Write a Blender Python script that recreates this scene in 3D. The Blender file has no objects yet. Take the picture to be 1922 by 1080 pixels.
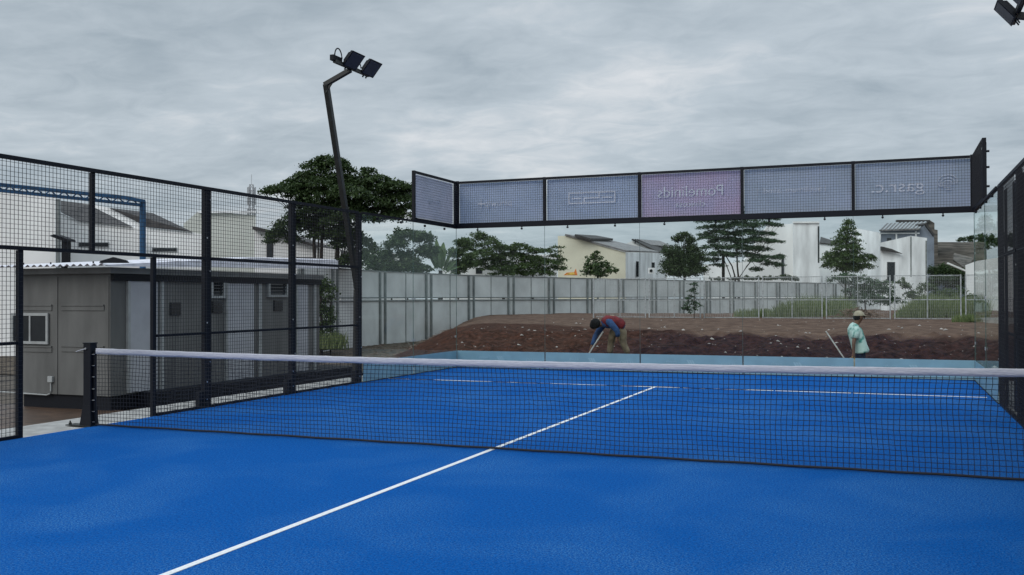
import bpy, math, random
import numpy as np
from mathutils import Vector, Matrix
random.seed(7)
scene = bpy.context.scene
COL = scene.collection
# ------------------------------------------------------------------ camera
CAM = Vector((3.610, -8.607, 1.475))
YAW, PITCH, ROLL, FP = -0.3748, 0.0108, -0.0028, 1801.8
_f = Vector((math.sin(YAW)*math.cos(PITCH), math.cos(YAW)*math.cos(PITCH), math.sin(PITCH)))
_r0 = Vector((math.cos(YAW), -math.sin(YAW), 0)); _u0 = _r0.cross(_f)
_r = _r0*math.cos(ROLL)+_u0*math.sin(ROLL); _u = -_r0*math.sin(ROLL)+_u0*math.cos(ROLL)
cd = bpy.data.cameras.new('camera'); cam = bpy.data.objects.new('camera', cd); COL.objects.link(cam)
cam.matrix_world = Matrix(((_r.x,_u.x,-_f.x,CAM.x),(_r.y,_u.y,-_f.y,CAM.y),(_r.z,_u.z,-_f.z,CAM.z),(0,0,0,1)))
cd.sensor_width = 36; cd.lens = FP/1922*36; cd.clip_end = 3000; cd.clip_start = .05
scene.camera = cam

def ray(px, py): return _f + _r*((px-961)/FP) - _u*((py-540)/FP)
DF = 1.0
def P(px, py, D): return CAM + ray(px, py)*D*DF                 # survey point at a known distance
def onx(px, py, x): d = ray(px, py); return CAM + d*((x-CAM.x)/d.x)
def ony(px, py, y): d = ray(px, py); return CAM + d*((y-CAM.y)/d.y)
def onz(px, py, z): d = ray(px, py); return CAM + d*((z-CAM.z)/d.z)
GZ = -0.55

# ------------------------------------------------------------------ materials
def mat(name, col, rough=.6, metal=0, var=.12, scale=6, bump=0, bscale=60, spec=.5, col2=None, stretch=None, detail=6, lo=.35, hi=.65, trans=0):
    m = bpy.data.materials.new(name); m.use_nodes = True; nt = m.node_tree; N = nt.nodes; L = nt.links
    b = N['Principled BSDF']; b.inputs['Roughness'].default_value = rough; b.inputs['Metallic'].default_value = metal
    b.inputs['Specular IOR Level'].default_value = spec
    if col2 is None: col2 = tuple(c*(1-var*2) for c in col); col = tuple(min(1, c*(1+var)) for c in col)
    tc = N.new('ShaderNodeTexCoord'); mp = N.new('ShaderNodeMapping'); L.new(tc.outputs['Object'], mp.inputs[0])
    if stretch: mp.inputs['Scale'].default_value = stretch
    nz = N.new('ShaderNodeTexNoise'); nz.inputs['Scale'].default_value = scale; nz.inputs['Detail'].default_value = detail
    L.new(mp.outputs[0], nz.inputs['Vector'])
    cr = N.new('ShaderNodeValToRGB'); cr.color_ramp.elements[0].position = lo; cr.color_ramp.elements[1].position = hi
    cr.color_ramp.elements[0].color = (*col2, 1); cr.color_ramp.elements[1].color = (*col, 1)
    L.new(nz.outputs['Fac'], cr.inputs[0]); L.new(cr.outputs[0], b.inputs['Base Color'])
    if bump:
        n2 = N.new('ShaderNodeTexNoise'); n2.inputs['Scale'].default_value = bscale; n2.inputs['Detail'].default_value = 4
        L.new(mp.outputs[0], n2.inputs['Vector'])
        bp = N.new('ShaderNodeBump'); bp.inputs['Strength'].default_value = bump; bp.inputs['Distance'].default_value = .02
        L.new(n2.outputs['Fac'], bp.inputs['Height']); L.new(bp.outputs[0], b.inputs['Normal'])
    return m

M = {}
M['black'] = mat('black_powder_coat', (.005,.0065,.011), .55, 0, .1, 20, .05, 200, spec=.22)
M['wire'] = mat('black_wire', (.008,.010,.015), .45, 0, .1, 20, spec=.4)
M['pole'] = mat('dark_pole_paint', (.012,.014,.013), .45, 0, .2, 8)
M['cord'] = mat('net_cord', (.006,.008,.014), .8, 0, .1, 20)
M['tape'] = mat('net_tape', (.47,.48,.53), .7, 0, .05, 25, .35, 10, stretch=(1,1,6))
M['white_line'] = mat('white_line', (.78,.80,.82), .8, 0, .06, 60, .2, 300)
M['zinc'] = mat('galvanised_steel', (.42,.44,.46), .45, .6, .15, 12)
M['bolt'] = mat('bolt_steel', (.55,.56,.58), .35, .9, .1, 30)
M['lens'] = mat('lamp_lens', (.04,.045,.058), .35, 0, .1, 40)
M['concrete'] = mat('apron_concrete', (.36,.36,.35), .85, 0, .12, 5, .3, 80)
M['deck'] = mat('wet_brown_planking', (.085,.052,.034), .45, 0, .3, 3, .3, 18, stretch=(1,7,1))
M['ground'] = mat('mud_and_gravel', (.085,.070,.055), .9, 0, .3, 1.2, .6, 9)
M['paving'] = mat('tan_paving', (.30,.19,.13), .85, 0, .2, 4, .4, 20)
M['grey_steel'] = mat('cabin_grey_steel', (.118,.121,.119), .55, 0, .13, 1.6, .04, 30, stretch=(1.6,1.6,.45), detail=9)
M['cabin_white'] = mat('cabin_white_panel', (.36,.375,.41), .5, 0, .05, 3)
M['fascia'] = mat('cabin_fascia', (.17,.18,.18), .55, 0, .1, 3)
M['cabin_frame'] = mat('cabin_light_frame', (.32,.34,.345), .5, 0, .08, 6)
M['dark_glass'] = mat('dark_window_glass', (.02,.024,.028), .12, 0, .1, 3)
M['roof_white'] = mat('white_roof_sheet', (.74,.74,.80), .45, 0, .08, 5)
M['blue_steel'] = mat('blue_steel', (.012,.085,.20), .5, 0, .15, 6)
M['plaster'] = mat('white_plaster', (.84,.85,.85), .85, 0, .10, .35, .1, 10, stretch=(1,1,.35), detail=9)
M['plaster_old'] = mat('stained_white_plaster', (.82,.84,.85), .9, 0, .13, 1.1, .1, 10, stretch=(1,1,.22), detail=10)
M['cream'] = mat('cream_plaster', (.68,.65,.52), .85, 0, .06, .4, .1, 10)
M['beige'] = mat('pale_beige_wall', (.52,.54,.50), .85, 0, .05, .4)
M['roof_dark'] = mat('dark_roof_tile', (.050,.046,.046), .75, 0, .25, 3, .4, 14)
M['roof_grey'] = mat('grey_roof_sheet', (.22,.21,.21), .6, 0, .2, 2.5, .2, 20)
M['old_tiles'] = mat('weathered_brown_tiles', (.13,.115,.10), .9, 0, .3, .9, .5, 6, stretch=(.5,.5,4))
M['bluewall'] = mat('blue_grey_plaster', (.20,.23,.28), .85, 0, .1, 1)
M['panel'] = mat('grey_fibre_panel', (.60,.615,.61), .75, 0, .08, .8, .15, 3, detail=8)
M['panel_post'] = mat('grey_panel_post', (.18,.20,.20), .7, 0, .15, 3)
M['bark'] = mat('bark', (.035,.028,.022), .95, 0, .3, 10, .5, 30)
M['soil_wood'] = mat('broken_timber', (.20,.15,.12), .9, 0, .3, 6)
M['stone'] = mat('pale_rubble', (.36,.33,.31), .9, 0, .2, 6)
M['orange'] = mat('orange_sheet', (.75,.22,.05), .7, 0, .2, 3)
M['yellow'] = mat('yellow_sheet', (.75,.50,.10), .7, 0, .2, 3)

def leaf_mat(name, a, b):
    m = bpy.data.materials.new(name); m.use_nodes = True; nt = m.node_tree; N = nt.nodes; L = nt.links
    pr = N['Principled BSDF']; pr.inputs['Roughness'].default_value = .55; pr.inputs['Specular IOR Level'].default_value = .3
    g = N.new('ShaderNodeNewGeometry'); cr = N.new('ShaderNodeValToRGB')
    cr.color_ramp.elements[0].color = (*a, 1); cr.color_ramp.elements[1].color = (*b, 1)
    L.new(g.outputs['Random Per Island'], cr.inputs[0]); L.new(cr.outputs[0], pr.inputs['Base Color'])
    tr = N.new('ShaderNodeBsdfTranslucent'); L.new(cr.outputs[0], tr.inputs['Color'])
    mx = N.new('ShaderNodeMixShader'); mx.inputs[0].default_value = .25
    L.new(pr.outputs[0], mx.inputs[1]); L.new(tr.outputs[0], mx.inputs[2]); L.new(mx.outputs[0], N['Material Output'].inputs[0])
    return m
M['leaf_dark'] = leaf_mat('leaf_dark', (.020,.040,.015), (.070,.112,.038))
M['leaf_mid'] = leaf_mat('leaf_mid', (.026,.052,.016), (.098,.150,.048))
M['leaf_cool'] = leaf_mat('leaf_cool', (.026,.056,.028), (.082,.142,.068))
M['leaf_bright'] = leaf_mat('leaf_bright', (.06,.10,.02), (.14,.20,.06))
M['grass'] = leaf_mat('grass_blades', (.07,.11,.035), (.22,.26,.12))

# turf
def turf():
    m = bpy.data.materials.new('blue_turf'); m.use_nodes = True; nt = m.node_tree; N = nt.nodes; L = nt.links
    b = N['Principled BSDF']; b.inputs['Roughness'].default_value = .85; b.inputs['Specular IOR Level'].default_value = .02
    tc = N.new('ShaderNodeTexCoord')
    fine = N.new('ShaderNodeTexNoise'); fine.inputs['Scale'].default_value = 45; fine.inputs['Detail'].default_value = 7; fine.inputs['Roughness'].default_value = .75
    L.new(tc.outputs['Object'], fine.inputs['Vector'])
    r1 = N.new('ShaderNodeValToRGB'); r1.color_ramp.elements[0].position = .38; r1.color_ramp.elements[1].position = .64
    r1.color_ramp.elements[0].color = (.0001,.050,.240,1); r1.color_ramp.elements[1].color = (.0002,.110,.430,1)
    L.new(fine.outputs['Fac'], r1.inputs[0])
    # pale quartz sand caught between the fibres, thicker in drifts
    dr = N.new('ShaderNodeTexNoise'); dr.inputs['Scale'].default_value = .75; dr.inputs['Detail'].default_value = 5; dr.inputs['Distortion'].default_value = .6
    L.new(tc.outputs['Object'], dr.inputs['Vector'])
    rd = N.new('ShaderNodeValToRGB'); rd.color_ramp.elements[0].position = .42; rd.color_ramp.elements[1].position = .70
    L.new(dr.outputs['Fac'], rd.inputs[0])
    gr = N.new('ShaderNodeTexNoise'); gr.inputs['Scale'].default_value = 85; gr.inputs['Detail'].default_value = 3; gr.inputs['Roughness'].default_value = .8
    L.new(tc.outputs['Object'], gr.inputs['Vector'])
    rg = N.new('ShaderNodeValToRGB'); rg.color_ramp.elements[0].position = .49; rg.color_ramp.elements[1].position = .57
    L.new(gr.outputs['Fac'], rg.inputs[0])
    mu = N.new('ShaderNodeMath'); mu.operation = 'MULTIPLY'; L.new(rd.outputs[0], mu.inputs[0]); L.new(rg.outputs[0], mu.inputs[1])
    m3 = N.new('ShaderNodeMath'); m3.operation = 'MULTIPLY_ADD'; L.new(mu.outputs[0], m3.inputs[0]); m3.inputs[1].default_value = .36; m3.inputs[2].default_value = .0
    m4 = N.new('ShaderNodeMath'); m4.operation = 'MULTIPLY_ADD'; L.new(rg.outputs[0], m4.inputs[0]); m4.inputs[1].default_value = .16; L.new(m3.outputs[0], m4.inputs[2])
    mx = N.new('ShaderNodeMixRGB'); L.new(m4.outputs[0], mx.inputs[0]); L.new(r1.outputs[0], mx.inputs[1]); mx.inputs[2].default_value = (.12,.31,.54,1)
    L.new(mx.outputs[0], b.inputs['Base Color'])
    bp = N.new('ShaderNodeBump'); bp.inputs['Strength'].default_value = .6; bp.inputs['Distance'].default_value = .012
    L.new(fine.outputs['Fac'], bp.inputs['Height']); L.new(bp.outputs[0], b.inputs['Normal'])
    return m
M['turf'] = turf()

def glassmat(name, refl):
    m = bpy.data.materials.new(name); m.use_nodes = True; nt = m.node_tree; N = nt.nodes; L = nt.links
    for n in list(N):
        if n.type != 'OUTPUT_MATERIAL': N.remove(n)
    t = N.new('ShaderNodeBsdfTransparent'); t.inputs[0].default_value = (.955,.98,.975,1)
    g = N.new('ShaderNodeBsdfGlossy'); g.inputs['Roughness'].default_value = .0; g.inputs[0].default_value = (.9,1,.97,1)
    fr = N.new('ShaderNodeFresnel'); fr.inputs[0].default_value = 1.5
    # Fresnel of a closed pane seen from its back faces behaves as its front
    geo = N.new('ShaderNodeNewGeometry'); mi = N.new('ShaderNodeMath'); mi.operation = 'MULTIPLY_ADD'
    L.new(geo.outputs['Backfacing'], mi.inputs[0]); mi.inputs[1].default_value = 1/1.5-1.5; mi.inputs[2].default_value = 1.5
    L.new(mi.outputs[0], fr.inputs[0])
    # reflection weakened in the material so mirrored sky veils the view less
    hf = N.new('ShaderNodeMath'); hf.operation = 'MULTIPLY'; L.new(fr.outputs[0], hf.inputs[0]); hf.inputs[1].default_value = refl
    mx = N.new('ShaderNodeMixShader'); L.new(hf.outputs[0], mx.inputs[0]); L.new(t.outputs[0], mx.inputs[1]); L.new(g.outputs[0], mx.inputs[2])
    L.new(mx.outputs[0], N['Material Output'].inputs[0]); return m
M['glass'] = glassmat('court_glass', .17); M['glass_side'] = glassmat('side_court_glass', .38)
M['glass_edge'] = mat('glass_edge', (.05,.10,.09), .3, 0, .1, 5)
M['frost'] = mat('frosted_blue_film', (.185,.335,.40), .5, 0, .05, 3)
M['frost_mark'] = mat('film_lettering', (.25,.41,.47), .6, 0, .03, 10)

def fabric(name, a, b, mark=False):
    m = mat(name, a, .9, 0, 0, 1.6, 0, col2=b, detail=2, lo=.3, hi=.7)
    nt = m.node_tree; N = nt.nodes; L = nt.links; pr = N['Principled BSDF']
    cr = [n for n in N if n.type == 'VALTORGB'][0]
    tr = N.new('ShaderNodeBsdfTranslucent'); L.new(cr.outputs[0], tr.inputs[0])
    mx = N.new('ShaderNodeMixShader'); mx.inputs[0].default_value = .62
    L.new(pr.outputs[0], mx.inputs[1]); L.new(tr.outputs[0], mx.inputs[2]); L.new(mx.outputs[0], N['Material Output'].inputs[0])
    return m
M['ban_blue'] = fabric('banner_blue', (.66,.73,.86), (.58,.66,.78))
M['ban_blue2'] = fabric('banner_slate', (.66,.72,.83), (.58,.65,.74))
M['ban_pink'] = fabric('banner_pink', (.74,.64,.79), (.66,.65,.80))
M['ban_lilac'] = fabric('banner_lilac', (.76,.78,.88), (.68,.72,.82))
M['ban_mark'] = mat('banner_print', (.62,.66,.74), .9, 0, .04, 8)
M['skin'] = mat('brown_skin', (.16,.075,.045), .6, 0, .1, 10)
M['hair'] = mat('black_hair', (.006,.005,.006), .95, 0, .2, 40)
M['red'] = mat('red_vest', (.20,.016,.022), .8, 0, .25, 7)
M['blue_shirt'] = mat('blue_shirt', (.028,.075,.20), .8, 0, .2, 9)
M['khaki'] = mat('khaki_trousers', (.24,.185,.12), .9, 0, .2, 6)
M['green_shirt'] = mat('green_and_white_shirt', (.50,.66,.62), .85, 0, 0, 5.5, 0, col2=(.05,.26,.22), lo=.40, hi=.50, detail=2)
M['navy'] = mat('navy_trousers', (.012,.016,.035), .9, 0, .2, 8)
M['capcloth'] = mat('beige_cap', (.44,.38,.28), .9, 0, .1, 12)
M['lips'] = mat('lips', (.12,.045,.035), .6, 0, .1, 10)
M['stick'] = mat('pale_stick', (.62,.60,.58), .6, 0, .1, 10)

# ------------------------------------------------------------------ mesh builder
class MB:
    def __init__(s): s.v = []; s.f = []
    def add(s, vs, fs):
        o = len(s.v); s.v += [tuple(v) for v in vs]; s.f += [tuple(i+o for i in f) for f in fs]; return s
    def box(s, x0, x1, y0, y1, z0, z1):
        return s.add([(x0,y0,z0),(x1,y0,z0),(x1,y1,z0),(x0,y1,z0),(x0,y0,z1),(x1,y0,z1),(x1,y1,z1),(x0,y1,z1)],
              [(0,3,2,1),(4,5,6,7),(0,1,5,4),(1,2,6,5),(2,3,7,6),(3,0,4,7)])
    def beam(s, a, b, w, h=None, up=(0,0,1)):
        a = Vector(a); b = Vector(b); h = h or w; d = (b-a).normalized(); u = Vector(up)
        if abs(d.dot(u)) > .98: u = Vector((1,0,0))
        r = d.cross(u).normalized(); u = r.cross(d)
        c = [(-w/2,-h/2),(w/2,-h/2),(w/2,h/2),(-w/2,h/2)]
        return s.add([a+r*x+u*y for x, y in c]+[b+r*x+u*y for x, y in c], [(3,2,1,0),(4,5,6,7),(0,1,5,4),(1,2,6,5),(2,3,7,6),(3,0,4,7)])
    def tube(s, pts, rs, n=8, cap=True):
        pts = [Vector(p) for p in pts]
        if not isinstance(rs, (list, tuple)): rs = [rs]*len(pts)
        o = len(s.v)
        for i, p in enumerate(pts):
            d = (pts[min(i+1, len(pts)-1)]-pts[max(i-1, 0)]).normalized()
            u = Vector((0,0,1)) if abs(d.z) < .95 else Vector((1,0,0))
            r = d.cross(u).normalized(); u = r.cross(d)
            for k in range(n):
                a = 2*math.pi*k/n; s.v.append(tuple(p+(r*math.cos(a)+u*math.sin(a))*rs[i]))
        for i in range(len(pts)-1):
            for k in range(n):
                a = o+i*n+k; b = o+i*n+(k+1) % n; s.f.append((a, b, b+n, a+n))
        if cap:
            s.f.append(tuple(o+k for k in reversed(range(n)))); s.f.append(tuple(o+(len(pts)-1)*n+k for k in range(n)))
        return s
    def prism(s, pts, vec):            # polygon extruded along vec
        pts = [Vector(p) for p in pts]; vec = Vector(vec); n = len(pts)
        return s.add(pts+[p+vec for p in pts], [tuple(range(n)), tuple(reversed(range(n, 2*n)))]+[(i, i+n, (i+1) % n+n, (i+1) % n) for i in range(n)])
    def ball(s, c, r, n=10, m=7, sc=(1,1,1)):
        o = len(s.v); c = Vector(c)
        for i in range(m+1):
            t = math.pi*i/m
            for k in range(n):
                a = 2*math.pi*k/n
                s.v.append((c.x+r*sc[0]*math.sin(t)*math.cos(a), c.y+r*sc[1]*math.sin(t)*math.sin(a), c.z+r*sc[2]*math.cos(t)))
        for i in range(m):
            for k in range(n):
                s.f.append((o+i*n+k, o+(i+1)*n+k, o+(i+1)*n+(k+1) % n, o+i*n+(k+1) % n))
        return s
    def build(s, name, m, parent=None, smooth=False, bevel=0):
        off = Vector(parent.matrix_world.translation) if parent else Vector((0,0,0))
        if parent and parent.type == 'MESH' and parent.parent: off = parent.parent.location + parent.location
        elif parent: off = Vector(parent.location)
        me = bpy.data.meshes.new(name); me.from_pydata([tuple(Vector(v)-off) for v in s.v], [], s.f); me.update()
        me.materials.append(M[m] if isinstance(m, str) else m)
        if smooth: me.polygons.foreach_set('use_smooth', [True]*len(me.polygons))
        ob = bpy.data.objects.new(name, me); COL.objects.link(ob)
        if parent: ob.parent = parent
        if bevel:
            bv = ob.modifiers.new('bevel', 'BEVEL'); bv.width = bevel; bv.segments = 2; bv.limit_method = 'ANGLE'
        return ob

def tag(o, label=None, cat=None, group=None, kind=None):
    if label: o['label'] = label
    if cat: o['category'] = cat
    if group: o['group'] = group
    if kind: o['kind'] = kind
    return o
def thing(name, loc, label, cat, group=None):
    o = bpy.data.objects.new(name, None); COL.objects.link(o); o.location = Vector(loc); o.empty_display_size = .2
    return tag(o, label, cat, group)

# ------------------------------------------------------------------ sky and sun
w = bpy.data.worlds.new('World'); scene.world = w; w.use_nodes = True; nt = w.node_tree; N = nt.nodes; L = nt.links
bg = N['Background']; bg.inputs[1].default_value = .114
sky = N.new('ShaderNodeTexSky'); sky.sky_type = 'NISHITA'; sky.sun_disc = False; sky.sun_elevation = math.radians(36); sky.sun_rotation = math.radians(200); sky.dust_density = 3
tc = N.new('ShaderNodeTexCoord'); sx = N.new('ShaderNodeSeparateXYZ'); L.new(tc.outputs['Generated'], sx.inputs[0])
def mth(op, a, b=None, c=None):
    n = N.new('ShaderNodeMath'); n.operation = op
    for i, v in enumerate((a, b, c)):
        if v is None: continue
        if isinstance(v, (int, float)): n.inputs[i].default_value = v
        else: L.new(v, n.inputs[i])
    return n.outputs[0]
zz = mth('ADD', mth('MAXIMUM', sx.outputs[2], 0), .13)
cx = mth('DIVIDE', sx.outputs[0], zz); cy = mth('DIVIDE', sx.outputs[1], zz)
cv = N.new('ShaderNodeCombineXYZ'); L.new(cx, cv.inputs[0]); L.new(cy, cv.inputs[1])
mp = N.new('ShaderNodeMapping'); mp.inputs['Rotation'].default_value = (0,0,math.radians(-18)); mp.inputs['Scale'].default_value = (.85,1.05,1); L.new(cv.outputs[0], mp.inputs[0])
n1 = N.new('ShaderNodeTexNoise'); n1.inputs['Scale'].default_value = .42; n1.inputs['Detail'].default_value = 8; n1.inputs['Roughness'].default_value = .52; n1.inputs['Distortion'].default_value = .35
n2 = N.new('ShaderNodeTexNoise'); n2.inputs['Scale'].default_value = 2.0; n2.inputs['Detail'].default_value = 7; n2.inputs['Roughness'].default_value = .55; n2.inputs['Distortion'].default_value = .5
L.new(mp.outputs[0], n1.inputs['Vector']); L.new(mp.outputs[0], n2.inputs['Vector'])
n3 = N.new('ShaderNodeTexNoise'); n3.inputs['Scale'].default_value = 6.5; n3.inputs['Detail'].default_value = 6; n3.inputs['Roughness'].default_value = .6; n3.inputs['Distortion'].default_value = .8; L.new(mp.outputs[0], n3.inputs['Vector'])
cl = mth('ADD', mth('ADD', mth('MULTIPLY', n1.outputs['Fac'], .55), mth('MULTIPLY', n2.outputs['Fac'], .29)), mth('MULTIPLY', n3.outputs['Fac'], .16))
cr = N.new('ShaderNodeValToRGB'); e = cr.color_ramp.elements
e[0].position = .40; e[0].color = (.31,.37,.42,1); e[1].position = .64; e[1].color = (.70,.715,.735,1)
mid = cr.color_ramp.elements.new(.52); mid.color = (.455,.515,.565,1)
L.new(cl, cr.inputs[0])
# overcast skies are brighter overhead than at the horizon
gain = mth('ADD', mth('MULTIPLY', mth('MAXIMUM', mth('SUBTRACT', sx.outputs[2], .33), 0), 2.2), 1.0)
mg = N.new('ShaderNodeVectorMath'); mg.operation = 'SCALE'; L.new(cr.outputs[0], mg.inputs[0]); L.new(mth('MULTIPLY', gain, 10.0), mg.inputs['Scale'])
mx = N.new('ShaderNodeMixRGB'); mx.inputs[0].default_value = .93; L.new(sky.outputs[0], mx.inputs[1]); L.new(mg.outputs[0], mx.inputs[2])
L.new(mx.outputs[0], bg.inputs[0])
sd = bpy.data.lights.new('sun', 'SUN'); sd.energy = 1.15; sd.angle = math.radians(30); sd.color = (1,.95,.9)
so = bpy.data.objects.new('sun', sd); COL.objects.link(so); so.rotation_euler = (math.radians(54), 0, math.radians(-20))
scene.view_settings.view_transform = 'Standard'; scene.view_settings.look = 'None'; scene.view_settings.exposure = 0; scene.view_settings.gamma = 1
scene.cycles.transparent_max_bounces = 48; scene.cycles.max_bounces = 8

# ------------------------------------------------------------------ ground
tag(MB().add([(-900,-300,GZ),(900,-300,GZ),(900,1500,GZ),(-900,1500,GZ)], [(0,1,2,3)]).build('ground', 'ground'), kind='structure')
YB = 10.05
tag(MB().box(-5, 5, -10.05, YB, -.30, 0).build('court_surface', 'turf'), kind='structure')
ap = MB(); ap.box(-5.85, -5.0, -12, YB+.0, -.62, -.012); ap.box(-5.85, 5.85, YB, YB+.25, -.62, -.012); ap.box(5.0, 5.85, -12, YB, -.62, -.012)
ap.box(-5.0, 5.0, -12, -10.05, -.62, -.012)
tag(ap.build('court_apron', 'concrete'), kind='structure')
cs = bpy.data.objects['court_surface']
MB().box(-.025, .025, -6.95, 7.12, .001, .004).build('centre_line', 'white_line', cs)
sl = MB()
for a, b in ((-4.94, .42), (.47, .93), (.96, 1.4), (1.43, 1.9), (1.93, 3.05), (3.08, 4.92)): sl.box(a, b, 6.925, 6.975, .0045, .008)
sl.build('service_line', 'white_line', cs)
dk = MB().box(-14, -5.86, -8, 4.9, GZ-.1, GZ+.03)
tag(dk.build('timber_deck', 'deck'), kind='structure')
q = [onz(540,735,GZ+.01), onz(700,735,GZ+.01), onz(760,650,GZ+.01), onz(560,648,GZ+.01)]
tag(MB().prism(q, (0,0,-.1)).build('paving', 'paving'), kind='structure')

# soil bank -----------------------------------------------------------
def smooth(a, b, x):
    t = np.clip((x-a)/(b-a), 0, 1); return t*t*(3-2*t)
rng = np.random.default_rng(3)
def vnoise(X, Y, sc, seed):
    r = np.random.default_rng(seed).random((256,256)); x = X/sc; y = Y/sc
    xi = np.floor(x).astype(int); yi = np.floor(y).astype(int); fx = x-xi; fy = y-yi; fx = fx*fx*(3-2*fx); fy = fy*fy*(3-2*fy)
    g = lambda i, j: r[i % 256, j % 256]
    return (g(xi,yi)*(1-fx)+g(xi+1,yi)*fx)*(1-fy)+(g(xi,yi+1)*(1-fx)+g(xi+1,yi+1)*fx)*fy
def terrain(X, Y, rough=True):
    X = np.asarray(X, float); Y = np.asarray(Y, float)
    z = np.interp(Y, [10.2,11.9,12.7,17.3,19.5,45,60,95], [-.53,-.50,-.02,.50,.56,.56,.3,.2])
    xl = -6.9-.40*(Y-12.6)
    m = smooth(-2.2, 1.0, X-xl+.8*(vnoise(X,Y,2.2,5)-.5))
    mr = 1-smooth(12, 17, X)*.6
    z = -.53+(z+.53)*m*mr
    if rough:
        sl = smooth(11.9,12.7,Y)*(1-smooth(17.0,18.2,Y))
        am = (.05+.20*sl)*np.clip(m*1.5,0,1)
        z = z+am*((vnoise(X,Y,1.3,1)-.5)*.8+(vnoise(X,Y,.5,2)-.5)*.8+(vnoise(X,Y,.22,4)-.5)*.6)*smooth(10.6,12.0,Y)
    return z
xs = np.concatenate([np.arange(-30,-10,.6), np.arange(-10,11,.11), np.arange(11,30,.7)])
ys = np.concatenate([np.arange(10.32,19,.11), np.arange(19,44,.35), np.arange(44,96,1.5)])
X, Y = np.meshgrid(xs, ys); Z = terrain(X, Y)
Z = np.where(Z < GZ+.005, GZ+.005, Z)
nx, ny = len(xs), len(ys)
V = np.stack([X.ravel(), Y.ravel(), Z.ravel()], 1)
i = np.arange((ny-1)*(nx-1)); a = (i//(nx-1))*nx+i % (nx-1)
F = np.stack([a, a+1, a+nx+1, a+nx], 1)
sb = MB(); sb.v = [tuple(v) for v in V.tolist()]; sb.f = [tuple(f) for f in F.tolist()]
def soilmat():
    m = bpy.data.materials.new('red_brown_soil'); m.use_nodes = True; nt = m.node_tree; N = nt.nodes; L = nt.links
    b = N['Principled BSDF']; b.inputs['Roughness'].default_value = .95; b.inputs['Specular IOR Level'].default_value = .1
    tc = N.new('ShaderNodeTexCoord'); s = N.new('ShaderNodeSeparateXYZ'); L.new(tc.outputs['Object'], s.inputs[0])
    def noise(sc, d=6):
        n = N.new('ShaderNodeTexNoise'); n.inputs['Scale'].default_value = sc; n.inputs['Detail'].default_value = d; L.new(tc.outputs['Object'], n.inputs['Vector']); return n.outputs['Fac']
    def ramp(v, p, c):
        r = N.new('ShaderNodeValToRGB'); 
        for k in range(2): r.color_ramp.elements[k].position = p[k]; r.color_ramp.elements[k].color = (*c[k], 1)
        L.new(v, r.inputs[0]); return r.outputs[0]
    def mixc(f, a, b_):
        n = N.new('ShaderNodeMixRGB'); L.new(f, n.inputs[0]); L.new(a, n.inputs[1]); L.new(b_, n.inputs[2]); return n.outputs[0]
    def mm(op, a, b_=None):
        n = N.new('ShaderNodeMath'); n.operation = op; L.new(a, n.inputs[0])
        if b_ is not None:
            if isinstance(b_, float): n.inputs[1].default_value = b_
            else: L.new(b_, n.inputs[1])
        return n.outputs[0]
    nf = noise(7, 8); nb = noise(.6, 5)
    dark = ramp(nf, (.35,.7), ((.017,.009,.009), (.062,.030,.027)))      # freshly dug wet soil
    red = ramp(nf, (.35,.7), ((.028,.013,.009), (.085,.038,.026)))
    top = ramp(noise(3, 8), (.35,.7), ((.082,.050,.038), (.165,.108,.082)))  # trodden dry top
    mk = N.new('ShaderNodeMapRange'); L.new(s.outputs[0], mk.inputs[0]); mk.inputs[1].default_value = -4.2; mk.inputs[2].default_value = -1.2
    c = mixc(mk.outputs[0], red, dark)
    lf_ = mm('MULTIPLY', mm('MAXIMUM', mm('ADD', mm('MULTIPLY', s.outputs[0], -1.0), -1.0), 0.0), -.75)
    yy = mm('ADD', mm('ADD', s.outputs[1], lf_), mm('MULTIPLY', nb, 2.4))
    mt = N.new('ShaderNodeMapRange'); L.new(yy, mt.inputs[0]); mt.inputs[1].default_value = 17.9; mt.inputs[2].default_value = 18.6
    c = mixc(mt.outputs[0], c, top)
    # grey brown litter ground to the left of the bank, where it runs out
    grey = ramp(noise(5, 8), (.35,.65), ((.05,.042,.034), (.15,.125,.10)))
    zz = mm('ADD', s.outputs[2], mm('MULTIPLY', nb, .25))
    mz = N.new('ShaderNodeMapRange'); L.new(zz, mz.inputs[0]); mz.inputs[1].default_value = -.36; mz.inputs[2].default_value = -.26
    c = mixc(mz.outputs[0], grey, c)
    L.new(c, b.inputs['Base Color'])
    bp = N.new('ShaderNodeBump'); bp.inputs['Strength'].default_value = .9; bp.inputs['Distance'].default_value = .06
    L.new(noise(9, 8), bp.inputs['Height']); L.new(bp.outputs[0], b.inputs['Normal']); return m
M['soil'] = soilmat()
tag(sb.build('soil_bank', 'soil', smooth=True), kind='structure')
def tz(x, y): return float(terrain(x, y))
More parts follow.
